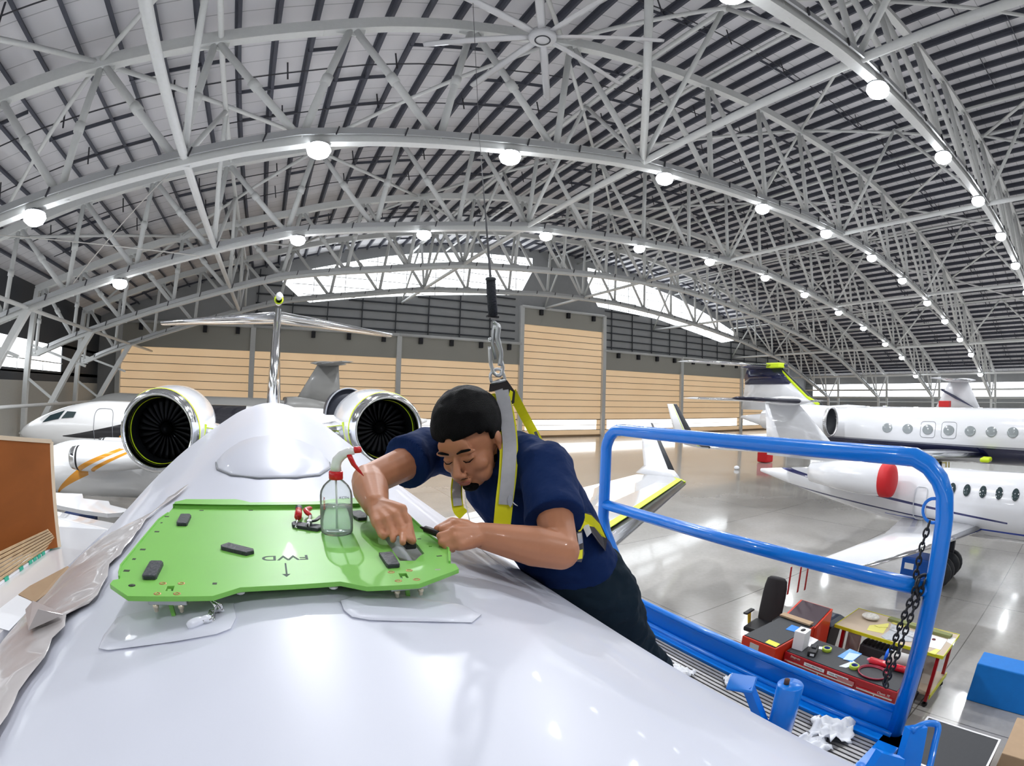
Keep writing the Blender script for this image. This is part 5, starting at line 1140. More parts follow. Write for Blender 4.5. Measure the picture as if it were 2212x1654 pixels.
# dark red box behind it
rb = empty('tool_box', (7.08, 3.72, 0)); tag(rb, 'dark red box with sloping red end behind the orange cabinet', 'box')
m2 = MB(); m2.prism([(6.82, 1.06), (7.34, 1.22), (7.34, 0.02), (6.82, 0.02)], .62, Matrix(((1, 0, 0, 0), (0, 0, 1, 3.42), (0, 1, 0, 0), (0, 0, 0, 1)))); C(m2, 'box_body', ORED, rs if False else rb, rb)
m2 = MB(); m2.add([Vector((6.84, 3.45, 1.075)), Vector((7.32, 3.45, 1.225)), Vector((7.32, 4.0, 1.225)), Vector((6.84, 4.0, 1.075))], [(0, 1, 2, 3)]); C(m2, 'lid', mat('dark maroon mat', (.05, .03, .04), .6), rb, rb)
tag(MB().bbox((6.81 - .05, 3.74, 1.14), (.13, .56, .03), .004).build('cardboard_strip', mat('brown cardboard', (.42, .29, .18), .7)), 'long tan cardboard strip lying at the back of the orange cabinet', 'cardboard')
# things on top
def flat(pts, z, h, name, m, lab, cat, group=None):
    P = [at_z(*f6(*p), z + h) for p in pts]; m2 = MB(); m2.loft([[Vector((p.x, p.y, z_)) for p in P] for z_ in (z + .0005, z + h)], smooth=False); o = m2.build(name, m); tag(o, lab, cat, group); return o
flat([(465, 470), (510, 437), (640, 480), (590, 505)], 1.112, .006, 'folder', mat('blue folder', (.0, .20, .75), .4), 'flat blue folder on the orange cabinet behind the white tissue box', 'folder')
flat([(315, 565), (345, 545), (425, 578), (395, 600)], 1.112, .004, 'paper_tag', mat('yellow tag', (.75, .72, .05), .5), 'yellow tag with black print on the orange cabinet', 'tag')
flat([(595, 580), (640, 520), (705, 548), (650, 590), (750, 600), (735, 620), (650, 600)], 1.0, .004, 'paper_sheet', WHT, 'white sheets lying beside the tissue box on the tool chest', 'paper')
p = F(545, 615, 1.0); tb = empty('tissue_box', (p.x + .07, p.y - .01, 1.0), .1); tag(tb, 'tall white tissue box with black oval opening on the tool chest', 'box')
MB().bbox((0, 0, .14), (.2, .17, .275), .004).build('carton', WHT, tb); MB().lathe([(.001, .002), (.055, .0015)], (0, 0, .277), (0, 0, 1), 24, sy=.6).build('opening', INKB, tb)
p = F(655, 650, 1.0); bc = empty('battery_case', (p.x + .03, p.y, 1.0), .35); tag(bc, 'small black tool case lying on the tool chest by the tissue box', 'case')
MB().bbox((0, 0, .04), (.26, .12, .075), .01).build('case_body', BLACK, bc); MB().bbox((.05, 0, .085), (.12, .07, .02), .006).build('case_lid', DARKG, bc); MB().b2((-.132, -.04, .015), (-.1305, .02, .05)).build('case_label', WHT, bc)
for (x_, y_), lab in (((765, 628), 'green tape roll with blue core standing by the white sheets'), ((965, 755), 'green tape roll with blue core next to the red hose')):
    p = F(x_, y_, 1.0); tr_ = empty('tape_roll', (p.x, p.y, 1.0)); tag(tr_, lab, 'tape', 'green tape rolls on the tool chest')
    MB().lathe([(.045, .002), (.068, .002), (.07, .006), (.07, .045), (.068, .048), (.045, .048)], n=24, caps=False).build('tape', mat('lime tape', (.42, .55, .05), .5), tr_); MB().lathe([(.047, .0), (.047, .05), (.043, .05), (.043, 0)], n=24, caps=False).build('core', mat('blue core', (.02, .04, .25), .5), tr_)
flat([(845, 668), (935, 612), (1025, 650), (950, 710)], 1.0, .006, 'plastic_bag', mat('blue plastic bag', (.02, .25, .75), .25, coat=.5), 'blue plastic bag with a white sheet in the middle of the tool chest', 'bag')
flat([(885, 690), (930, 640), (1015, 655), (955, 700)], 1.007, .003, 'plastic_sheet', mat('pale blue film', (.45, .6, .85), .3), 'pale crumpled film lying on the blue bag', 'film')
flat([(855, 740), (960, 700), (995, 725), (905, 752)], 1.0, .005, 'plastic_sleeve', mat('grey white sleeve', (.6, .66, .72), .3, noise=.4, nscale=30), 'clear sleeve of small parts beside the blue bag', 'sleeve')
m2 = MB(); c_ = F(1115, 785, 1.0); c_.x -= .05
for k in range(3): m2.tube([(c_.x + (.17 + .008 * k) * cos(a), c_.y + (.2 + .006 * k) * sin(a), 1.01 + .008 * k) for a in [2 * pi * j / 32 for j in range(32)]], .009, 7, closed=True)
tag(m2.build('air_hose', mat('dark red hose', (.30, .01, .04), .3, coat=.4)), 'coiled dark red hose on the right end of the tool chest', 'hose')
a, b = F(1085, 695, 1.05), F(1420, 790, 1.05); rt_ = empty('rolled_red_sheet', (0, 0, 0)); tag(rt_, 'long roll of shiny red plastic along the back of the tool chest', 'roll')
m2 = MB(); m2.tube([a, b], .048, 14); m2.build('roll', mat('shiny red plastic', (.55, .005, .02), .2, coat=.8), rt_)
m2 = MB(); m2.tube([a + (a - b).normalized() * .05, a], [.01, .04], 10); m2.build('pink_end', mat('pink plastic', (.8, .2, .3), .4), rt_)
a, b = F(1225, 665, .88), F(1400, 715, .88); rl = empty('paper_roll', (0, 0, 0)); tag(rl, 'grey white paper roll with a blue end on a trolley behind the red roll', 'roll')
m2 = MB(); m2.tube([a, b + (b - a) * .2], .095, 20); m2.build('roll', mat('grey paper roll', (.5, .49, .47), .7), rl); m2 = MB(); m2.tube([a + (a - b).normalized() * .05, a], .1, 20); m2.build('blue_end', mat('blue end', (.0, .12, .7), .3), rl)
m2 = MB(); q = (a + b) / 2; m2.b2((q.x - .14, q.y - .35, .02), (q.x + .14, q.y + .35, .785)); m2.build('roll_stand', DARKG, rl)
# dark bin with lid
bn = empty('wheelie_bin', (7.72, 3.73, 0)); tag(bn, 'dark blue black bin with hinged lid between the chests and the table', 'bin')
m2 = MB(); m2.loft([[Vector((x_ * s_, y_ * s_, z_)) for x_, y_ in ((-.22, -.26), (.22, -.26), (.22, .26), (-.22, .26))] for s_, z_ in ((.78, .03), (1, .82))], smooth=False); m2.build('bin_body', mat('bin black', (.012, .014, .02), .5), bn)
m2 = MB(); m2.loft([[Vector((x_ * s_, y_ * s_, z_)) for x_, y_ in ((-.25, -.29), (.25, -.29), (.25, .29), (-.25, .29))] for s_, z_ in ((1, .82), (1.02, .86), (.75, .92), (.1, .94))], smooth=False); m2.build('bin_lid', mat('bin lid navy', (.015, .025, .05), .35), bn)
# work table
tx0, tx1, ty0, ty1, tz = 7.52, 8.42, 1.48, 3.40, .90
tbl = empty('work_table', ((tx0 + tx1) / 2, (ty0 + ty1) / 2, 0)); tag(tbl, 'work table with tan top and yellow edge covered in papers', 'table')
m2 = MB(); m2.b2((tx0, ty0, tz - .03), (tx1, ty1, tz)); C(m2, 'table_top', mat('tan laminate', (.50, .40, .30), .5), tbl, tbl)
m2 = MB()
for a, b in (((tx0 - .012, ty0 - .012), (tx0, ty1 + .012)), ((tx1, ty0 - .012), (tx1 + .012, ty1 + .012)), ((tx0, ty0 - .012), (tx1, ty0)), ((tx0, ty1), (tx1, ty1 + .012))): m2.b2((a[0], a[1], tz - .045), (b[0], b[1], tz + .006))
C(m2, 'yellow_edging', mat('yellow edging', (.62, .60, .02), .4), tbl, tbl)
for xx in (tx0 + .06, tx1 - .06):
    for yy in (ty0 + .08, ty1 - .15):
        m2 = MB(); m2.b2((xx - .028, yy - .028, .1), (xx + .028, yy + .028, tz - .03)); lg = C(m2, 'leg', RED, tbl, tbl)
        m2 = MB(); m2.lathe([(.015, -.02), (.045, -.02), (.05, 0), (.045, .02), (.015, .02)], (xx, yy, .05), (1, 0, 0), 14); m2.b2((xx - .02, yy - .02, .06), (xx + .02, yy + .02, .1)); C(m2, 'caster', BLACK, lg, tbl)
m2 = MB(); m2.b2((tx0 + .04, ty0 + .03, .2), (tx1 - .04, ty1 - .1, .225)); C(m2, 'lower_shelf', mat('tan laminate', (.5, .4, .3), .5), tbl, tbl)
m2 = MB(); m2.b2((tx0 + .02, ty0 + .02, .16), (tx1 - .02, ty0 + .035, .24)); C(m2, 'shelf_edging', _M['yellow edging'], tbl, tbl)
flat([(1215, 390), (1240, 375), (1690, 505), (1670, 520)], tz, .05, 'foam_rail', mat('olive foam', (.20, .22, .08), .7), 'long olive rolled strip along the back of the work table', 'strip')
for i, (q, cc, hh, lab, ct) in enumerate([([(1060, 475), (1080, 440), (1225, 430), (1180, 500)], 'yellow card', .004, 'yellow card pack with label at the near left of the work table', 'card'),
    ([(1115, 440), (1220, 425), (1215, 455), (1150, 455)], 'yellow card', .008, 'yellow card lying over the card pack', 'card'),
    ([(1165, 520), (1250, 460), (1400, 520), (1390, 560), (1200, 545)], 'grey tray', .01, 'grey tray of sealed parts in the middle of the table', 'tray'),
    ([(1225, 470), (1240, 430), (1470, 510), (1440, 545)], 'white bag', .02, 'black and white packet behind the grey tray', 'packet'),
    ([(1480, 590), (1500, 500), (1650, 545), (1600, 620)], 'white sheet', .006, 'white folder with a small badge at the right of the work table', 'folder'),
    ([(1645, 560), (1665, 520), (1715, 540), (1695, 590)], 'white sheet', .003, 'printed white card near the far right corner of the table', 'card'),
    ([(1240, 420), (1310, 415), (1420, 450), (1330, 450)], 'yellow card', .012, 'yellow packet beside the olive strip', 'packet'),
    ([(1510, 640), (1580, 605), (1600, 620), (1560, 655)], 'yellow card', .005, 'yellow card at the front right of the work table', 'card')]):
    mm = {'yellow card': mat('yellow card', (.75, .70, .18), .6), 'grey tray': mat('grey tray', (.42, .44, .47), .4, noise=.2, nscale=20), 'white bag': mat('black white packet', (.45, .46, .48), .3, noise=.9, nscale=14), 'white sheet': WHT}[cc]
    flat(q, tz + (.0045 if i == 1 else 0), hh, ct + '_item' if False else ct, mm, lab, ct)
m2 = MB(); p = F(1550, 545, tz + .008); m2.lathe([(.001, .014), (.03, .01), (.035, 0)], (p.x, p.y, tz + .007), (0, 0, 1), 14); tag(m2.build('badge', mat('dark badge', (.12, .02, .02), .4)), 'small dark round badge lying on the white folder', 'badge')
m2 = MB(); p = F(1085, 395, tz); rn = random.Random(5)
m2.ell((p.x, p.y, tz + .045), (.12, .17, .05), n=18, m=10)
bag = m2.build('crumpled_bag', mat('crumpled clear bag', (.62, .60, .55), .35, noise=.4, nscale=18, bump=1.), mods=[('SUBSURF', dict(levels=1, render_levels=2))]); tag(bag, 'crumpled bag on the back left of the work table', 'bag')
# panels and dark foam stored under the table
stt = [([(880, 470), (985, 505), (960, 610), (870, 590)], .5, 'pale panel standing under the near left of the work table'), ([(1225, 590), (1300, 610), (1290, 650), (1215, 640)], .5, 'pale panel standing under the middle of the work table')]
for i, (yy, lab) in enumerate(((3.15, 'pale panel standing under the left end of the work table'), (2.1, 'pale panel standing under the middle of the work table'), (1.75, 'pale panel leaning under the right end of the work table'))):
    tag(MB().bbox((tx0 + .32, yy, .52), (.03, .24 if i == 0 else .3, .56), .004).build('storage_panel', mat('pale panel', (.62, .58, .52), .6)), lab, 'panel', 'pale panels under the work table')
m2 = MB(); m2.bbox((tx0 + .25, 2.62, .45), (.3, .62, .42), .02); 
for k in range(8): m2.ell((tx0 + .25, 2.36 + .075 * k, .665), (.15, .045, .03), n=10, m=6)
tag(m2.build('foam_block', MATB), 'black block with wavy top stored under the work table', 'foam')
# office chair with yellow frame
p = at_z(*f6(330, 480), .5); co = empty('office_chair', (7.35, 4.75, 0), 0); tag(co, 'tall black office chair with yellow arms and base behind the tool chest', 'chair')
co.rotation_euler = (0, 0, radians(278))
m2 = MB(); m2.bbox((0, 0, .48), (.5, .5, .1), .035); m2.build('seat', BLACK, co)
m2 = MB(); Rb = Matrix.Rotation(radians(-10), 3, 'X'); m2.loft([[Vector((cos(a) ** 1 * wd * (1), .25 + (z_ - .5) * .16 + sin(a) * .05, z_)) for a in [2 * pi * k / 16 for k in range(16)]] for z_, wd in ((.5, .2), (.53, .225), (.7, .235), (1.0, .235), (1.15, .225), (1.28, .2), (1.32, .15))]); m2.build('backrest', mat('black chair fabric', (.02, .018, .02), .75), co)
for s in (-1, 1):
    m2 = MB(); m2.bbox((s * .29, -.02, .72), (.09, .28, .035), .014); ar = m2.build('armrest', BLACK, co); m2 = MB(); m2.bar((s * .29, 0, .7), (s * .27, .02, .46), .035, .06); m2.build('arm_support', YEL, ar)
m2 = MB(); m2.lathe([(.04, .1), (.04, .3), (.025, .31), (.025, .44)], (0, 0, 0), (0, 0, 1), 14); m2.build('gas_lift', BLACK, co)
for k in range(5):
    a = 2 * pi * k / 5 + .3; m2 = MB(); m2.bar((0, 0, .14), (.31 * cos(a), .31 * sin(a), .09), .055, .035); lg = m2.build('leg', YEL, co)
    m2 = MB(); m2.lathe([(.01, -.02), (.03, -.02), (.033, 0), (.03, .02), (.01, .02)], (.31 * cos(a), .31 * sin(a), .034), (-sin(a), cos(a), 0), 12); m2.build('caster', BLACK, lg)
# brown case on the floor by the chest
bs2 = empty('brown_case', (5.95, 4.35, 0)); tag(bs2, 'brown leather case lying left of the orange cabinet', 'case')
MB().bbox((0, 0, .55), (.6, .35, .3), .03).build('case_body', mat('brown leather', (.14, .05, .03), .5, noise=.2), bs2); MB().tube([(-.1, -.18, .62), (-.1, -.24, .64), (.1, -.24, .64), (.1, -.18, .62)], .015, 8).build('case_handle', BLACK, bs2)
MB().bbox((0, 0, .2), (.62, .4, .39), .01).build('case_stand', DARKG, bs2)
# blue foam box, black panels, cardboard near the camera's right
bb = empty('blue_box', (8.3, .45, 0)); tag(bb, 'plain blue box on the floor at the right edge', 'box')
MB().bbox((.1, .03, .32), (.48, 1.05, .64), .02).build('box_body', mat('blue foam block', (.0, .17, .58), .6, noise=.08), bb)
kp = empty('black_topped_case', (5.9, .7, 0)); tag(kp, 'flat case with black top and white edge on the floor below the blue box', 'case')
zK = .5; P = [at_z(*f6(*p_), zK) for p_ in [(1495, 1110), (2040, 1285), (1960, 1460), (1360, 1330)]]
xk0, xk1, yk0, yk1 = min(p_.x for p_ in P) - .25, 6.52, .145, 1.24
C(MB().b2((xk0, yk0, .02), (xk1, yk1, zK - .02)), 'case_body', mat('dark brown case side', (.10, .05, .03), .6), kp, kp)
C(MB().b2((xk0 + .03, yk0 + .03, zK - .02), (xk1 - .03, yk1 - .03, zK)), 'case_top', MATB, kp, kp)
m2 = MB()
for a, b in (((xk0, yk0), (xk0 + .03, yk1)), ((xk1 - .03, yk0), (xk1, yk1)), ((xk0 + .03, yk0), (xk1 - .03, yk0 + .03)), ((xk0 + .03, yk1 - .03), (xk1 - .03, yk1))): m2.b2((a[0], a[1], zK - .02), (b[0], b[1], zK + .004))
C(m2, 'white_edging', WHT, kp, kp)
tag(MB().bbox((6.55, -.32, .3), (.9, .75, .58), .01).build('cardboard_box', mat('brown cardboard', (.42, .29, .18), .7)), 'brown cardboard box at the lower right corner', 'box')
tag(MB().bbox((4.9, .55, .2), (.35, .5, .38), .01).build('cardboard_box', mat('brown cardboard', (.42, .29, .18), .7)), 'brown cardboard box seen between the blue bracket and the black topped case', 'box')
# blue tow unit under the small jet's wing
_p = at_z(1985, 1208, .72); bu = empty('blue_case', (_p.x + .3, _p.y, 0)); tag(bu, 'blue case on the floor under the small jet wing', 'case')
MB().bbox((0, 0, .38), (.7, .9, .72), .03).build('case_body', mat('deep blue case', (.0, .07, .35), .5), bu); MB().b2((-.356, .1, .45), (-.35, .35, .6)).build('case_label', WHT, bu)
# distant ladder and mechanic by the third jet
ld_ = empty('step_ladder', (36, 9.55, 0)); tag(ld_, 'tall yellow step ladder with red top by the distant tail', 'ladder')
m2 = MB()
for s in (-.3, .3): m2.bar((0, s, 0), (0, s * .7, 4.2), .08); m2.bar((.9, s, 0), (.1, s * .7, 4.2), .08)
for k in range(12): m2.bar((0, -.3, .3 + .33 * k), (0, .3, .3 + .33 * k), .05, .08)
m2.build('ladder_frame', mat('yellow ladder', (.45, .38, .12), .5), ld_); MB().bbox((0, 0, 4.42), (.7, .75, .4), .03).build('ladder_top', mat('red ladder cap', (.6, .02, .02), .5), ld_)
# chock and red streamer left of the big jet, white rag on the floor
p = at_z(1653, 985, .45); cw = empty('wheel_chock', (p.x, p.y, 0)); tag(cw, 'red cover and chock on the floor behind the small jet tail', 'chock')
MB().bbox((0, 0, .5), (.9, .9, .95), .1).build('cover', REDC, cw)
p = at_z(1591, 1014, 0); m2 = MB(); m2.ell((p.x, p.y, .12), (.18, .2, .14), n=10, m=6); tag(m2.build('white_rag', TIS), 'white crumpled rag on the open floor behind the small jet', 'rag')
# ================================================================== THE WORKER
SKIN_ = mat('warm brown skin', (.47, .20, .105), .5, noise=.08, nscale=30, coat=.05); NAVYC = mat('navy tee shirt cloth', (.004, .019, .085), .85, bump=.3, bscale=24, spec=.2)
TROU = mat('dark teal trousers cloth', (.007, .017, .028), .85, spec=.2, bump=.5, bscale=14); HAIRM = mat('black hair', (.0018, .0018, .0022), .6, bump=.4, bscale=500, spec=.12)
LIP = mat('lips', (.33, .10, .07), .45); YELW = mat('bright yellow webbing', (.82, .78, .0), .55); REFL = mat('grey reflective tape', (.42, .42, .44), .4, .3, noise=.12, nscale=60)
BLKP = mat('black moulded pad', (.018, .012, .012), .45); SILV = mat('dull silver fitting', (.62, .63, .64), .3, .85)
man = empty('person', (1.5, 1.1, DZ)); tag(man, 'man in navy tee shirt and yellow harness bending over the green plate', 'person')
MO = man.location.copy()
def PB(m2, name, m, par=man, mods=None, lab=None):
    for i, v in enumerate(m2.v): m2.v[i] = v - MO
    return m2.build(name, m, par, lab, mods)
def cap(m2, pts, rs, n=14):                              # tapered limb with rounded ends
    m2.tube(pts, rs, n); m2.ell(pts[0], rs[0] * 1.0, n=n, m=8); m2.ell(pts[-1], rs[-1] * 1.0, n=n, m=8)
    for p, r in zip(pts[1:-1], rs[1:-1]): m2.ell(p, r, n=n, m=8)
K = 1.07
A = lambda px, py, d: at_d(px, py, d * K)
Rsh, Lsh = A(930, 975, 1.40), A(1178, 1012, 1.22)
Relb, Rwr = A(795, 1038, 1.19), A(812, 1092, 1.045)
Lelb, Lwr = A(1212, 1190, 1.06), A(1040, 1156, 1.01)
NB = A(1100, 985, 1.32); CH = A(1130, 1060, 1.36); WA_ = A(1205, 1180, 1.46); PE = A(1262, 1262, 1.58)
LAT = (Lsh - Rsh).normalized()
hL, hR = PE + LAT * .085 + Vector((0, 0, -.03)), PE - LAT * .085 + Vector((0, 0, -.03))
fL, fR = Vector((1.44, 1.40, DZ + .09)), Vector((1.44, 1.66, DZ + .09))
kL, kR = Vector((1.20, 1.30, 3.46)), Vector((1.20, 1.52, 3.46))
# head frame
def camv(r, u, b): return (RR @ Vector((r, -b, u))).normalized()
HF = Vector((-.648, -.603, -.465)).normalized(); HU = Vector((-.462, -.174, .87)); HU = (HU - HF * HU.dot(HF)).normalized(); HL = -(HU.cross(HF)).normalized()
if HL.dot(Vector((.605, -.778, .166))) < 0: HL = -HL
HC = at_d(1015.8, 948.8, 1.331)
HM = Matrix((HL, HF, HU)).transposed()                   # columns: his left, forward, up
def H(x, y, z): return HC + HM @ Vector((x, y, z))
body = MB()
def he(x, y, z, rx, ry, rz, n=24, m=16): body.ell(H(x, y, z), (rx, ry, rz), HM, n, m)
he(0, -.010, .022, .076, .096, .092); he(0, .030, -.030, .060, .064, .080); he(0, .052, -.082, .036, .034, .026); he(0, .02, -.07, .05, .05, .035)
for s in (-1, 1):
    he(s * .041, .060, -.034, .023, .024, .022); he(s * .030, .083, .014, .028, .011, .009); he(s * .030, .079, -.006, .016, .0125, .0085)
    he(s * .036, .05, -.066, .022, .03, .028); he(s * .0115, .106, -.043, .0085, .009, .0075)
    he(s * .078, -.004, -.012, .007, .017, .030); he(s * .082, .001, -.0, .006, .016, .018); he(s * .080, .006, -.034, .006, .009, .010)
body.tube([H(0, .088, .004), H(0, .104, -.018), H(0, .118, -.036), H(0, .112, -.045)], [.007, .0095, .0125, .009], 12)
he(0, .095, -.062, .020, .012, .0055); he(0, .094, -.070, .018, .012, .006); he(0, .083, .03, .045, .015, .03)
neck0 = H(0, -.03, -.06); body.tube([neck0, neck0.lerp(NB, .55), NB + (NB - neck0) * .25], [.052, .054, .062], 18)
# trunk and legs (under the clothes), arms
body.tube([NB, CH, WA_, PE], [.075, .115, .11, .12], 18)
for h_, k_, f_ in ((hL, kL, fL), (hR, kR, fR)): cap(body, [h_, k_, f_], [.075, .055, .04])
cap(body, [NB, Lsh], [.05, .052]); cap(body, [NB, Rsh], [.05, .052])
cap(body, [Rsh, Rsh.lerp(Relb, .5), Relb], [.050, .046, .040]); cap(body, [Relb, Relb.lerp(Rwr, .35), Rwr], [.042, .044, .029])
cap(body, [Lsh, Lsh.lerp(Lelb, .5), Lelb], [.050, .046, .040]); cap(body, [Lelb, Lelb.lerp(Lwr, .35), Lwr], [.042, .045, .0285])
def finger(pts, r0=.0092, r1=.0068): cap(body, pts, [r0 + (r1 - r0) * i / (len(pts) - 1) for i in range(len(pts))], 12)
# right hand: back of the hand up, fingertips pinching over the slot
mR = [A(868, 1100, .985), A(853, 1114, .975), A(835, 1124, .97), A(815, 1130, .972)]
pR = [A(884, 1134, .968), A(870, 1146, .955), A(848, 1151, .952), A(824, 1154, .955)]
tR = [at_z(884, 1166, PLZ + .022), at_z(870, 1172, PLZ + .024), at_z(849, 1166, PLZ + .02), at_z(829, 1160, PLZ + .02)]
for m_, p_, t_ in zip(mR, pR, tR): finger([m_, p_, p_.lerp(t_, .55) + Vector((0, -.002, .002)), t_])
body.loft([[c + HM @ Vector((0, 0, 0)) + o for o in ()] or [Vector(v) for v in ring] for c, ring in ()]) if False else None
for m_ in mR: cap(body, [Rwr, Rwr.lerp(m_, .6), m_], [.022, .017, .0125], 12)
thb = A(850, 1092, 1.03); finger([Rwr.lerp(thb, .4), thb, A(880, 1120, 1.01), A(886, 1150, .985), at_z(891, 1168, PLZ + .02)], .0125, .0085)
# left hand: fist round a small black tool
mL = [A(985, 1132, .985), A(982, 1148, .965), A(984, 1163, .955), A(992, 1177, .955)]
pL = [A(955, 1142, .975), A(950, 1157, .955), A(954, 1172, .948), A(966, 1183, .95)]
tL = [A(951, 1160, 1.0), A(957, 1170, .99), A(966, 1180, .985), A(978, 1187, .985)]
for m_, p_, t_ in zip(mL, pL, tL): finger([m_, p_, p_.lerp(t_, .6), t_])
for m_ in mL: cap(body, [Lwr, Lwr.lerp(m_, .6), m_], [.023, .018, .013], 12)
tb0 = A(1008, 1132, 1.01); finger([Lwr.lerp(tb0, .5), tb0, A(976, 1126, 1.0), A(944, 1143, .99)], .0125, .0085)
bo = PB(body, 'body', SKIN_, mods=[('REMESH', dict(mode='VOXEL', voxel_size=.0034)), ('SMOOTH', dict(factor=.5, iterations=5))])
for q in bo.modifiers:
    if q.type == 'REMESH': q.use_smooth_shade = True
# facial details
for s in (-1, 1): m2 = MB(); m2.tube([H(s * .012, .0965, .016), H(s * .028, .0985, .0225), H(s * .044, .090, .020), H(s * .052, .080, .013)], [.0022, .0036, .0032, .0012], 8, flat=1.); PB(m2, 'eyebrow', HAIRM)
for s in (-1, 1): m2 = MB(); m2.tube([H(s * .016, .0895, -.0095), H(s * .024, .0935, -.0125), H(s * .034, .0925, -.0125), H(s * .044, .084, -.008)], [.0008, .0016, .0016, .0006], 6); PB(m2, 'eyelash', HAIRM)
m2 = MB(); m2.ell(H(0, .101, -.0635), (.0195, .0068, .0040), HM, 18, 8); m2.ell(H(0, .1, -.0705), (.0165, .0065, .0045), HM, 18, 8); PB(m2, 'lips', LIP)
m2 = MB()
m2.ell(H(0, .080, -.092), (.024, .015, .014), HM, 16, 10); m2.ell(H(0, .090, -.082), (.012, .010, .008), HM, 12, 8); m2.tube([H(-.024, .094, -.056), H(-.01, .1035, -.0535), H(.01, .1035, -.0535), H(.024, .094, -.056)], [.0012, .0022, .0022, .0012], 6)
PB(m2, 'goatee', HAIRM, mods=[('REMESH', dict(mode='VOXEL', voxel_size=.0022)), ('SMOOTH', dict(factor=.5, iterations=3))])
# hair cap
m2 = MB(); n, mm = 56, 34; grid = {}; vs = []; fs = []
from mathutils import noise as NZ
def hair_ok(v):
    x, y, z = v
    if y > .045: return z > .042 + (y - .045) * .10 - abs(x) * .10
    if y > .012: return z > .042 - (.045 - y) * 1.75
    if y > -.02: return z > -.004 if abs(x) > .05 else True
    return z > -.052
for i in range(mm + 1):
    t = pi * i / mm
    for k in range(n):
        a = 2 * pi * k / n; v = Vector((.0805 * sin(t) * cos(a), -.012 + .1015 * sin(t) * sin(a), .028 + .0985 * cos(t)))
        if hair_ok(v):
            side = max(0, min(1, (v.z + .0) / .07)); off = .004 + .010 * side + .003 * NZ.noise(v * 60)
            c_ = Vector((0, -.012, .028)); grid[(i, k)] = len(vs); vs.append(H(*(v + (v - c_).normalized() * off)))
for i in range(mm):
    for k in range(n):
        q = [(i, k), (i, (k + 1) % n), (i + 1, (k + 1) % n), (i + 1, k)]
        if all(c in grid for c in q): fs.append([grid[c] for c in q])
m2.add(vs, fs, True); PB(m2, 'hair', HAIRM, mods=[('SOLIDIFY', dict(thickness=.016, offset=-1)), ('SUBSURF', dict(levels=1, render_levels=1))])
# tee shirt: trunk and two short sleeves
sh = MB()
fwd = (LAT.cross(PE - NB)).normalized()
if fwd.dot(Vector((-1, 0, 0))) < 0: fwd = -fwd
def tsec(c, a, b, n=28, ax=None):
    return [c + LAT * (a * cos(2 * pi * k / n)) + fwd * (b * sin(2 * pi * k / n)) for k in range(n)]
sh.loft([tsec(NB.lerp(CH, -.12), .068, .06), tsec(NB.lerp(CH, .12), .13, .09), tsec(NB.lerp(CH, .45), .172, .112), tsec(CH, .178, .128), tsec(CH.lerp(WA_, .5), .168, .124), tsec(WA_, .162, .122), tsec(WA_.lerp(PE, .32), .165, .124)])
cap(sh, [Rsh, Rsh.lerp(Relb, .3)], [.072, .070], 18); cap(sh, [Lsh, Lsh.lerp(Lelb, .3)], [.074, .070], 18)
sh.tube([Rsh.lerp(Relb, .0), Rsh.lerp(Relb, .32), Rsh.lerp(Relb, .46)], [.070, .070, .075], 20); sh.tube([Lsh, Lsh.lerp(Lelb, .4), Lsh.lerp(Lelb, .66)], [.070, .070, .074], 20)
cap(sh, [NB.lerp(Rsh, .1), Rsh], [.075, .066]); cap(sh, [NB.lerp(Lsh, .1), Lsh], [.075, .068])
so = PB(sh, 'tee_shirt', NAVYC, mods=[('REMESH', dict(mode='VOXEL', voxel_size=.005)), ('SMOOTH', dict(factor=.6, iterations=6))])
tx = bpy.data.textures.new('cloth_folds', 'CLOUDS'); tx.noise_scale = .075; tx.noise_depth = 1
q = so.modifiers.new('d', 'DISPLACE'); q.texture = tx; q.strength = .016; q.mid_level = .5
m2 = MB(); cl = NB.lerp(neck0, .12); ax_ = (neck0 - NB).normalized(); m2.lathe([(.060, -.006), (.064, 0), (.060, .006)], cl, ax_, 28, caps=False); PB(m2, 'collar_band', NAVYC)
# trousers and shoes
tr2 = MB(); tr2.loft([tsec(WA_.lerp(PE, .15), .155, .118), tsec(WA_.lerp(PE, .7), .172, .135), tsec(PE, .178, .14), tsec(PE.lerp(kL.lerp(kR, .5), .25), .17, .125)])
for h_, k_, f_ in ((hL, kL, fL), (hR, kR, fR)): tr2.tube([h_, h_.lerp(k_, .5), k_, k_.lerp(f_, .5), f_ + Vector((0, 0, .0))], [.100, .090, .078, .070, .066], 20); tr2.ell(h_, .104)
to = PB(tr2, 'trousers', TROU, mods=[('REMESH', dict(mode='VOXEL', voxel_size=.006)), ('SMOOTH', dict(factor=.6, iterations=5))])
q = to.modifiers.new('d', 'DISPLACE'); q.texture = tx; q.strength = .03; q.mid_level = .5
for f_ in (fL, fR): m2 = MB(); m2.ell(f_ + Vector((-.04, -.0, -.045)), (.13, .048, .045)); PB(m2, 'shoe', BLACK)
# shirt emblem
def slab(pix, d, th, name, m, par=man, mo=None, bev=0):
    P = [at_d(x_, y_, (dd if not isinstance(d, (int, float)) else d) * K) for (x_, y_), dd in zip(pix, d if not isinstance(d, (int, float)) else [0] * len(pix))]
    c = sum(P, Vector()) / len(P); nrm = (c - CAM).normalized(); m3 = MB(); m3.loft([[p for p in P], [p + nrm * th for p in P]], smooth=False)
    for i, v in enumerate(m3.v): m3.v[i] = v - (MO if mo is None else mo)
    return m3.build(name, m, par)
slab([(1100, 1068), (1106, 1072), (1108, 1084), (1103, 1096), (1098, 1090), (1096, 1078)], 1.165, .004, 'shirt_emblem', mat('pale grey print', (.45, .47, .52), .6))
slab([(1108, 1083), (1113, 1088), (1119, 1092), (1118, 1093), (1112, 1090), (1108, 1086)], 1.165, .003, 'shirt_emblem', WHT)
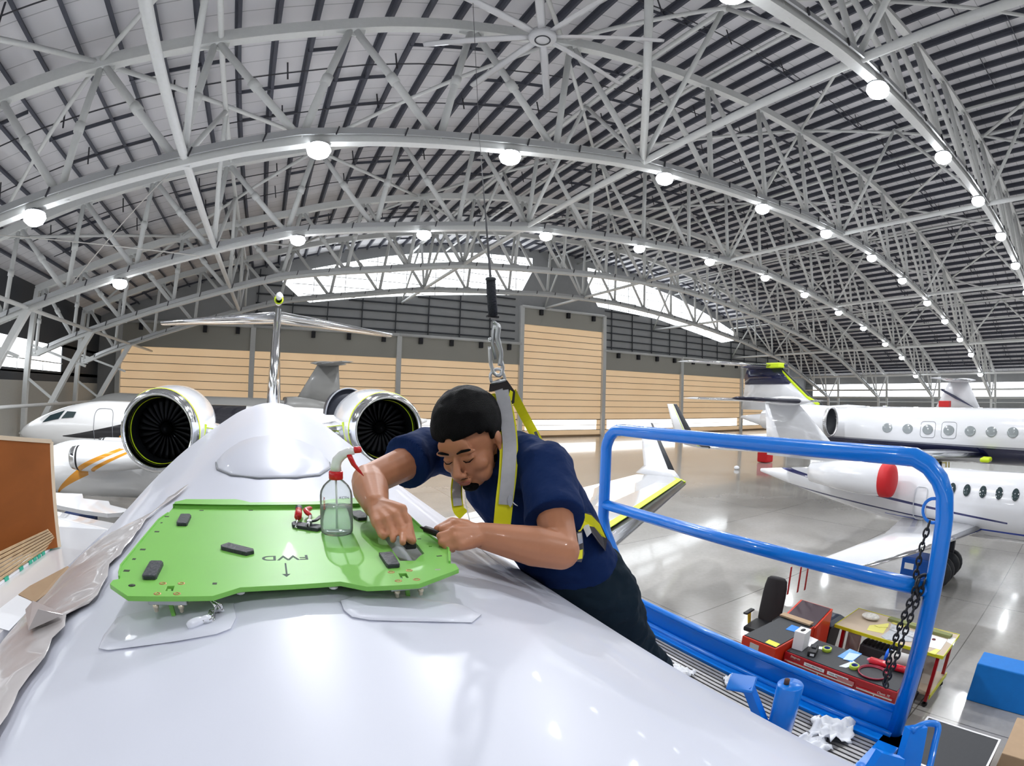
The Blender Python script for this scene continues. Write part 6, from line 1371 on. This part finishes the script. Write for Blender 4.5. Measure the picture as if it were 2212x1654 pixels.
# harness webbing
def strap(pts, w, name, m, par=man, th=.003, off=0.):
    P = [at_d(x_, y_, d_ * K) for x_, y_, d_ in pts]; P = bez(P, 6); m3 = MB(); rings = []
    for i, p in enumerate(P):
        t = (P[min(i + 1, len(P) - 1)] - P[max(i - 1, 0)]).normalized(); v = (p - CAM).normalized(); s_ = t.cross(v).normalized(); nn2 = s_.cross(t).normalized()
        ww = w if not isinstance(w, (list, tuple)) else w[0] + (w[1] - w[0]) * i / (len(P) - 1); p = p + nn2 * 0 - v * off
        rings.append([p + s_ * ww / 2, p - s_ * ww / 2, p - s_ * ww / 2 + v * th, p + s_ * ww / 2 + v * th])
    m3.loft(rings, smooth=False)
    for i, v in enumerate(m3.v): m3.v[i] = v - MO
    return m3.build(name, m, par)
hs = strap([(1078, 848, 1.27), (1092, 900, 1.245), (1099, 960, 1.215), (1097, 1020, 1.19), (1090, 1080, 1.175), (1084, 1138, 1.175)], (.050, .042), 'shoulder_strap', YELW)
strap([(1083, 838, 1.266), (1094, 900, 1.24), (1101, 960, 1.21), (1098, 1020, 1.185), (1092, 1090, 1.17)], (.036, .034), 'reflective_strip', REFL, hs, .002, .002)
h2 = strap([(1064, 850, 1.29), (1072, 880, 1.28), (1082, 915, 1.27)], .012, 'shoulder_strap', YELW)
h3 = strap([(990, 1020, 1.27), (986, 1060, 1.25), (990, 1098, 1.235), (1002, 1112, 1.235)], .030, 'shoulder_strap', YELW)
strap([(990, 1024, 1.267), (986, 1060, 1.247), (989, 1092, 1.232)], .022, 'reflective_strip', REFL, h3, .002, .002)
strap([(1105, 845, 1.30), (1122, 878, 1.33), (1142, 915, 1.34), (1160, 948, 1.31), (1170, 972, 1.27)], .026, 'shoulder_strap', YELW)
strap([(1156, 932, 1.31), (1166, 955, 1.28)], .008, 'strap_edge', DARKG, man, .002, .002)
pd = slab([(1058, 830), (1065, 823), (1088, 815), (1096, 822), (1113, 846), (1111, 870), (1096, 878), (1089, 866), (1086, 838), (1062, 846), (1056, 846)], 1.262, .014, 'dorsal_pad', BLKP)
slab([(1102, 842), (1108, 846), (1106, 864), (1099, 872), (1097, 862)], 1.256, .004, 'pad_strip', YELW, pd)
m2 = MB(); ring = [(1062, 826), (1059, 812), (1064, 802), (1074, 797), (1084, 800), (1089, 812), (1091, 822)]; m2.tube(bez([at_d(x_, y_, 1.262 * K) for x_, y_ in ring], 4), .0042, 8); m2.tube([at_d(1061, 828, 1.262 * K), at_d(1092, 820, 1.262 * K)], .0045, 8); PB(m2, 'dorsal_ring', SILV)
# belt, side pad and buckle at the hip
slab([(1241, 1112), (1256, 1106), (1278, 1113), (1296, 1132), (1309, 1162), (1300, 1158), (1284, 1138), (1264, 1134), (1252, 1150), (1245, 1142)], [1.15, 1.16, 1.18, 1.21, 1.25, 1.25, 1.21, 1.18, 1.16, 1.15], .05, 'waist_belt', YELW)
slab([(1243, 1150), (1258, 1146), (1262, 1196), (1256, 1214), (1240, 1212)], [1.130, 1.170, 1.190, 1.170, 1.120], .05, 'thigh_strap', BLKP); slab([(1246, 1190), (1259, 1186), (1258, 1206), (1243, 1209)], [1.125, 1.165, 1.160, 1.120], .01, 'thigh_strap', YELW)
slab([(1247, 1152), (1257, 1150), (1259, 1172), (1250, 1176)], [1.125, 1.160, 1.170, 1.130], .006, 'buckle', SILV)
slab([(1252, 1106), (1275, 1108), (1296, 1128), (1312, 1162), (1308, 1190), (1292, 1172), (1278, 1150), (1262, 1126)], [1.210, 1.270, 1.330, 1.370, 1.370, 1.310, 1.250, 1.220], .06, 'hip_pad', BLKP)
slab([(1258, 1135), (1272, 1132), (1278, 1150), (1268, 1160)], 1.18, .004, 'hip_label', WHT)
m2 = MB(); m2.tube(bez([at_d(x_, y_, d_ * K) for x_, y_, d_ in ((1004, 1062, 1.15), (1010, 1105, 1.145), (1030, 1172, 1.12), (1062, 1204, 1.12), (1094, 1226, 1.16))], 6), .0013, 6); PB(m2, 'earphone_cord', WHT)
# tool held in the left hand, small part under the right
m2 = MB(); a, b = A(962, 1158, .975), A(918, 1142, 1.0); m2.tube([a, b], [.008, .007], 10); m2.tube([b, A(908, 1138, 1.005)], [.004, .002], 8); tag(m2.build('hand_tool', BLACK), 'small black tool held in the worker’s left hand', 'tool')
m2 = MB(); a = at_z(884, 1176, PLZ + .004); m2.bbox(a, (.022, .03, .012), .003); tag(m2.build('clip_nut', BLACK), 'small black clip under the worker’s right fingertips at the slot', 'clip')

# ------------------------------------------------------------------ fall arrest line above him
rl_ = empty('fall_arrester', (0, 0, 0)); tag(rl_, 'black sleeved shock absorber and steel snap hook hanging on a thin cable', 'fall arrester')
dd = 1.262 * K; x0_, y0_ = at_d(1062, 640, dd).xy
def V(px, py): return at_d(px, py, dd)
m2 = MB(); m2.tube([V(1060, 604), V(1062, 640), V(1065, 682)], [.0125, .0128, .0125], 16); m2.build('sleeve', mat('black webbing sleeve', (.02, .022, .03), .7, bump=.4, bscale=200), rl_)
m2 = MB(); m2.lathe([(.011, 0), (.015, .002), (.013, .008), (.007, .01)], V(1060, 606), (V(1060, 600) - V(1060, 606)), 16); m2.build('top_cap', DARKG, rl_)
m2 = MB(); m2.bbox(V(1064, 684), (.034, .012, .006), .001); m2.build('sleeve_flap', BLACK, rl_)
m2 = MB(); m2.tube([V(1066, 690), V(1064, 740), V(1070, 776)], [.004, .004, .004], 8); m2.tube(bez([V(1066, 694), V(1076, 706), V(1074, 730), V(1082, 760), V(1080, 790)], 5), [.007] * 5 + [.011] * 8 + [.009] * 8, 8, flat=.7); m2.build('hook_body', mat('grey steel hook', (.45, .46, .47), .35, .7), rl_)
m2 = MB(); m2.tube(bez([V(1058, 748), V(1060, 784), V(1068, 806), V(1080, 810), V(1086, 795), V(1080, 772)], 5), .0052, 10); m2.build('hook_gate', SILV, rl_)
m2 = MB(); m2.ell(V(1059, 733), (.006, .006, .006)); m2.ell(V(1074, 706), (.010, .007, .011)); m2.build('hook_latch', SILV, rl_)
m2 = MB(); m2.tube([V(1060, 604), at_d(1036, 300, 14.5)], .0035, 6); m2.tube([at_d(1036, 300, 14.5), at_d(1021, -10, 15.2)], .008, 6); m2.build('cable', mat('thin dark cable', (.12, .12, .13), .5), rl_)
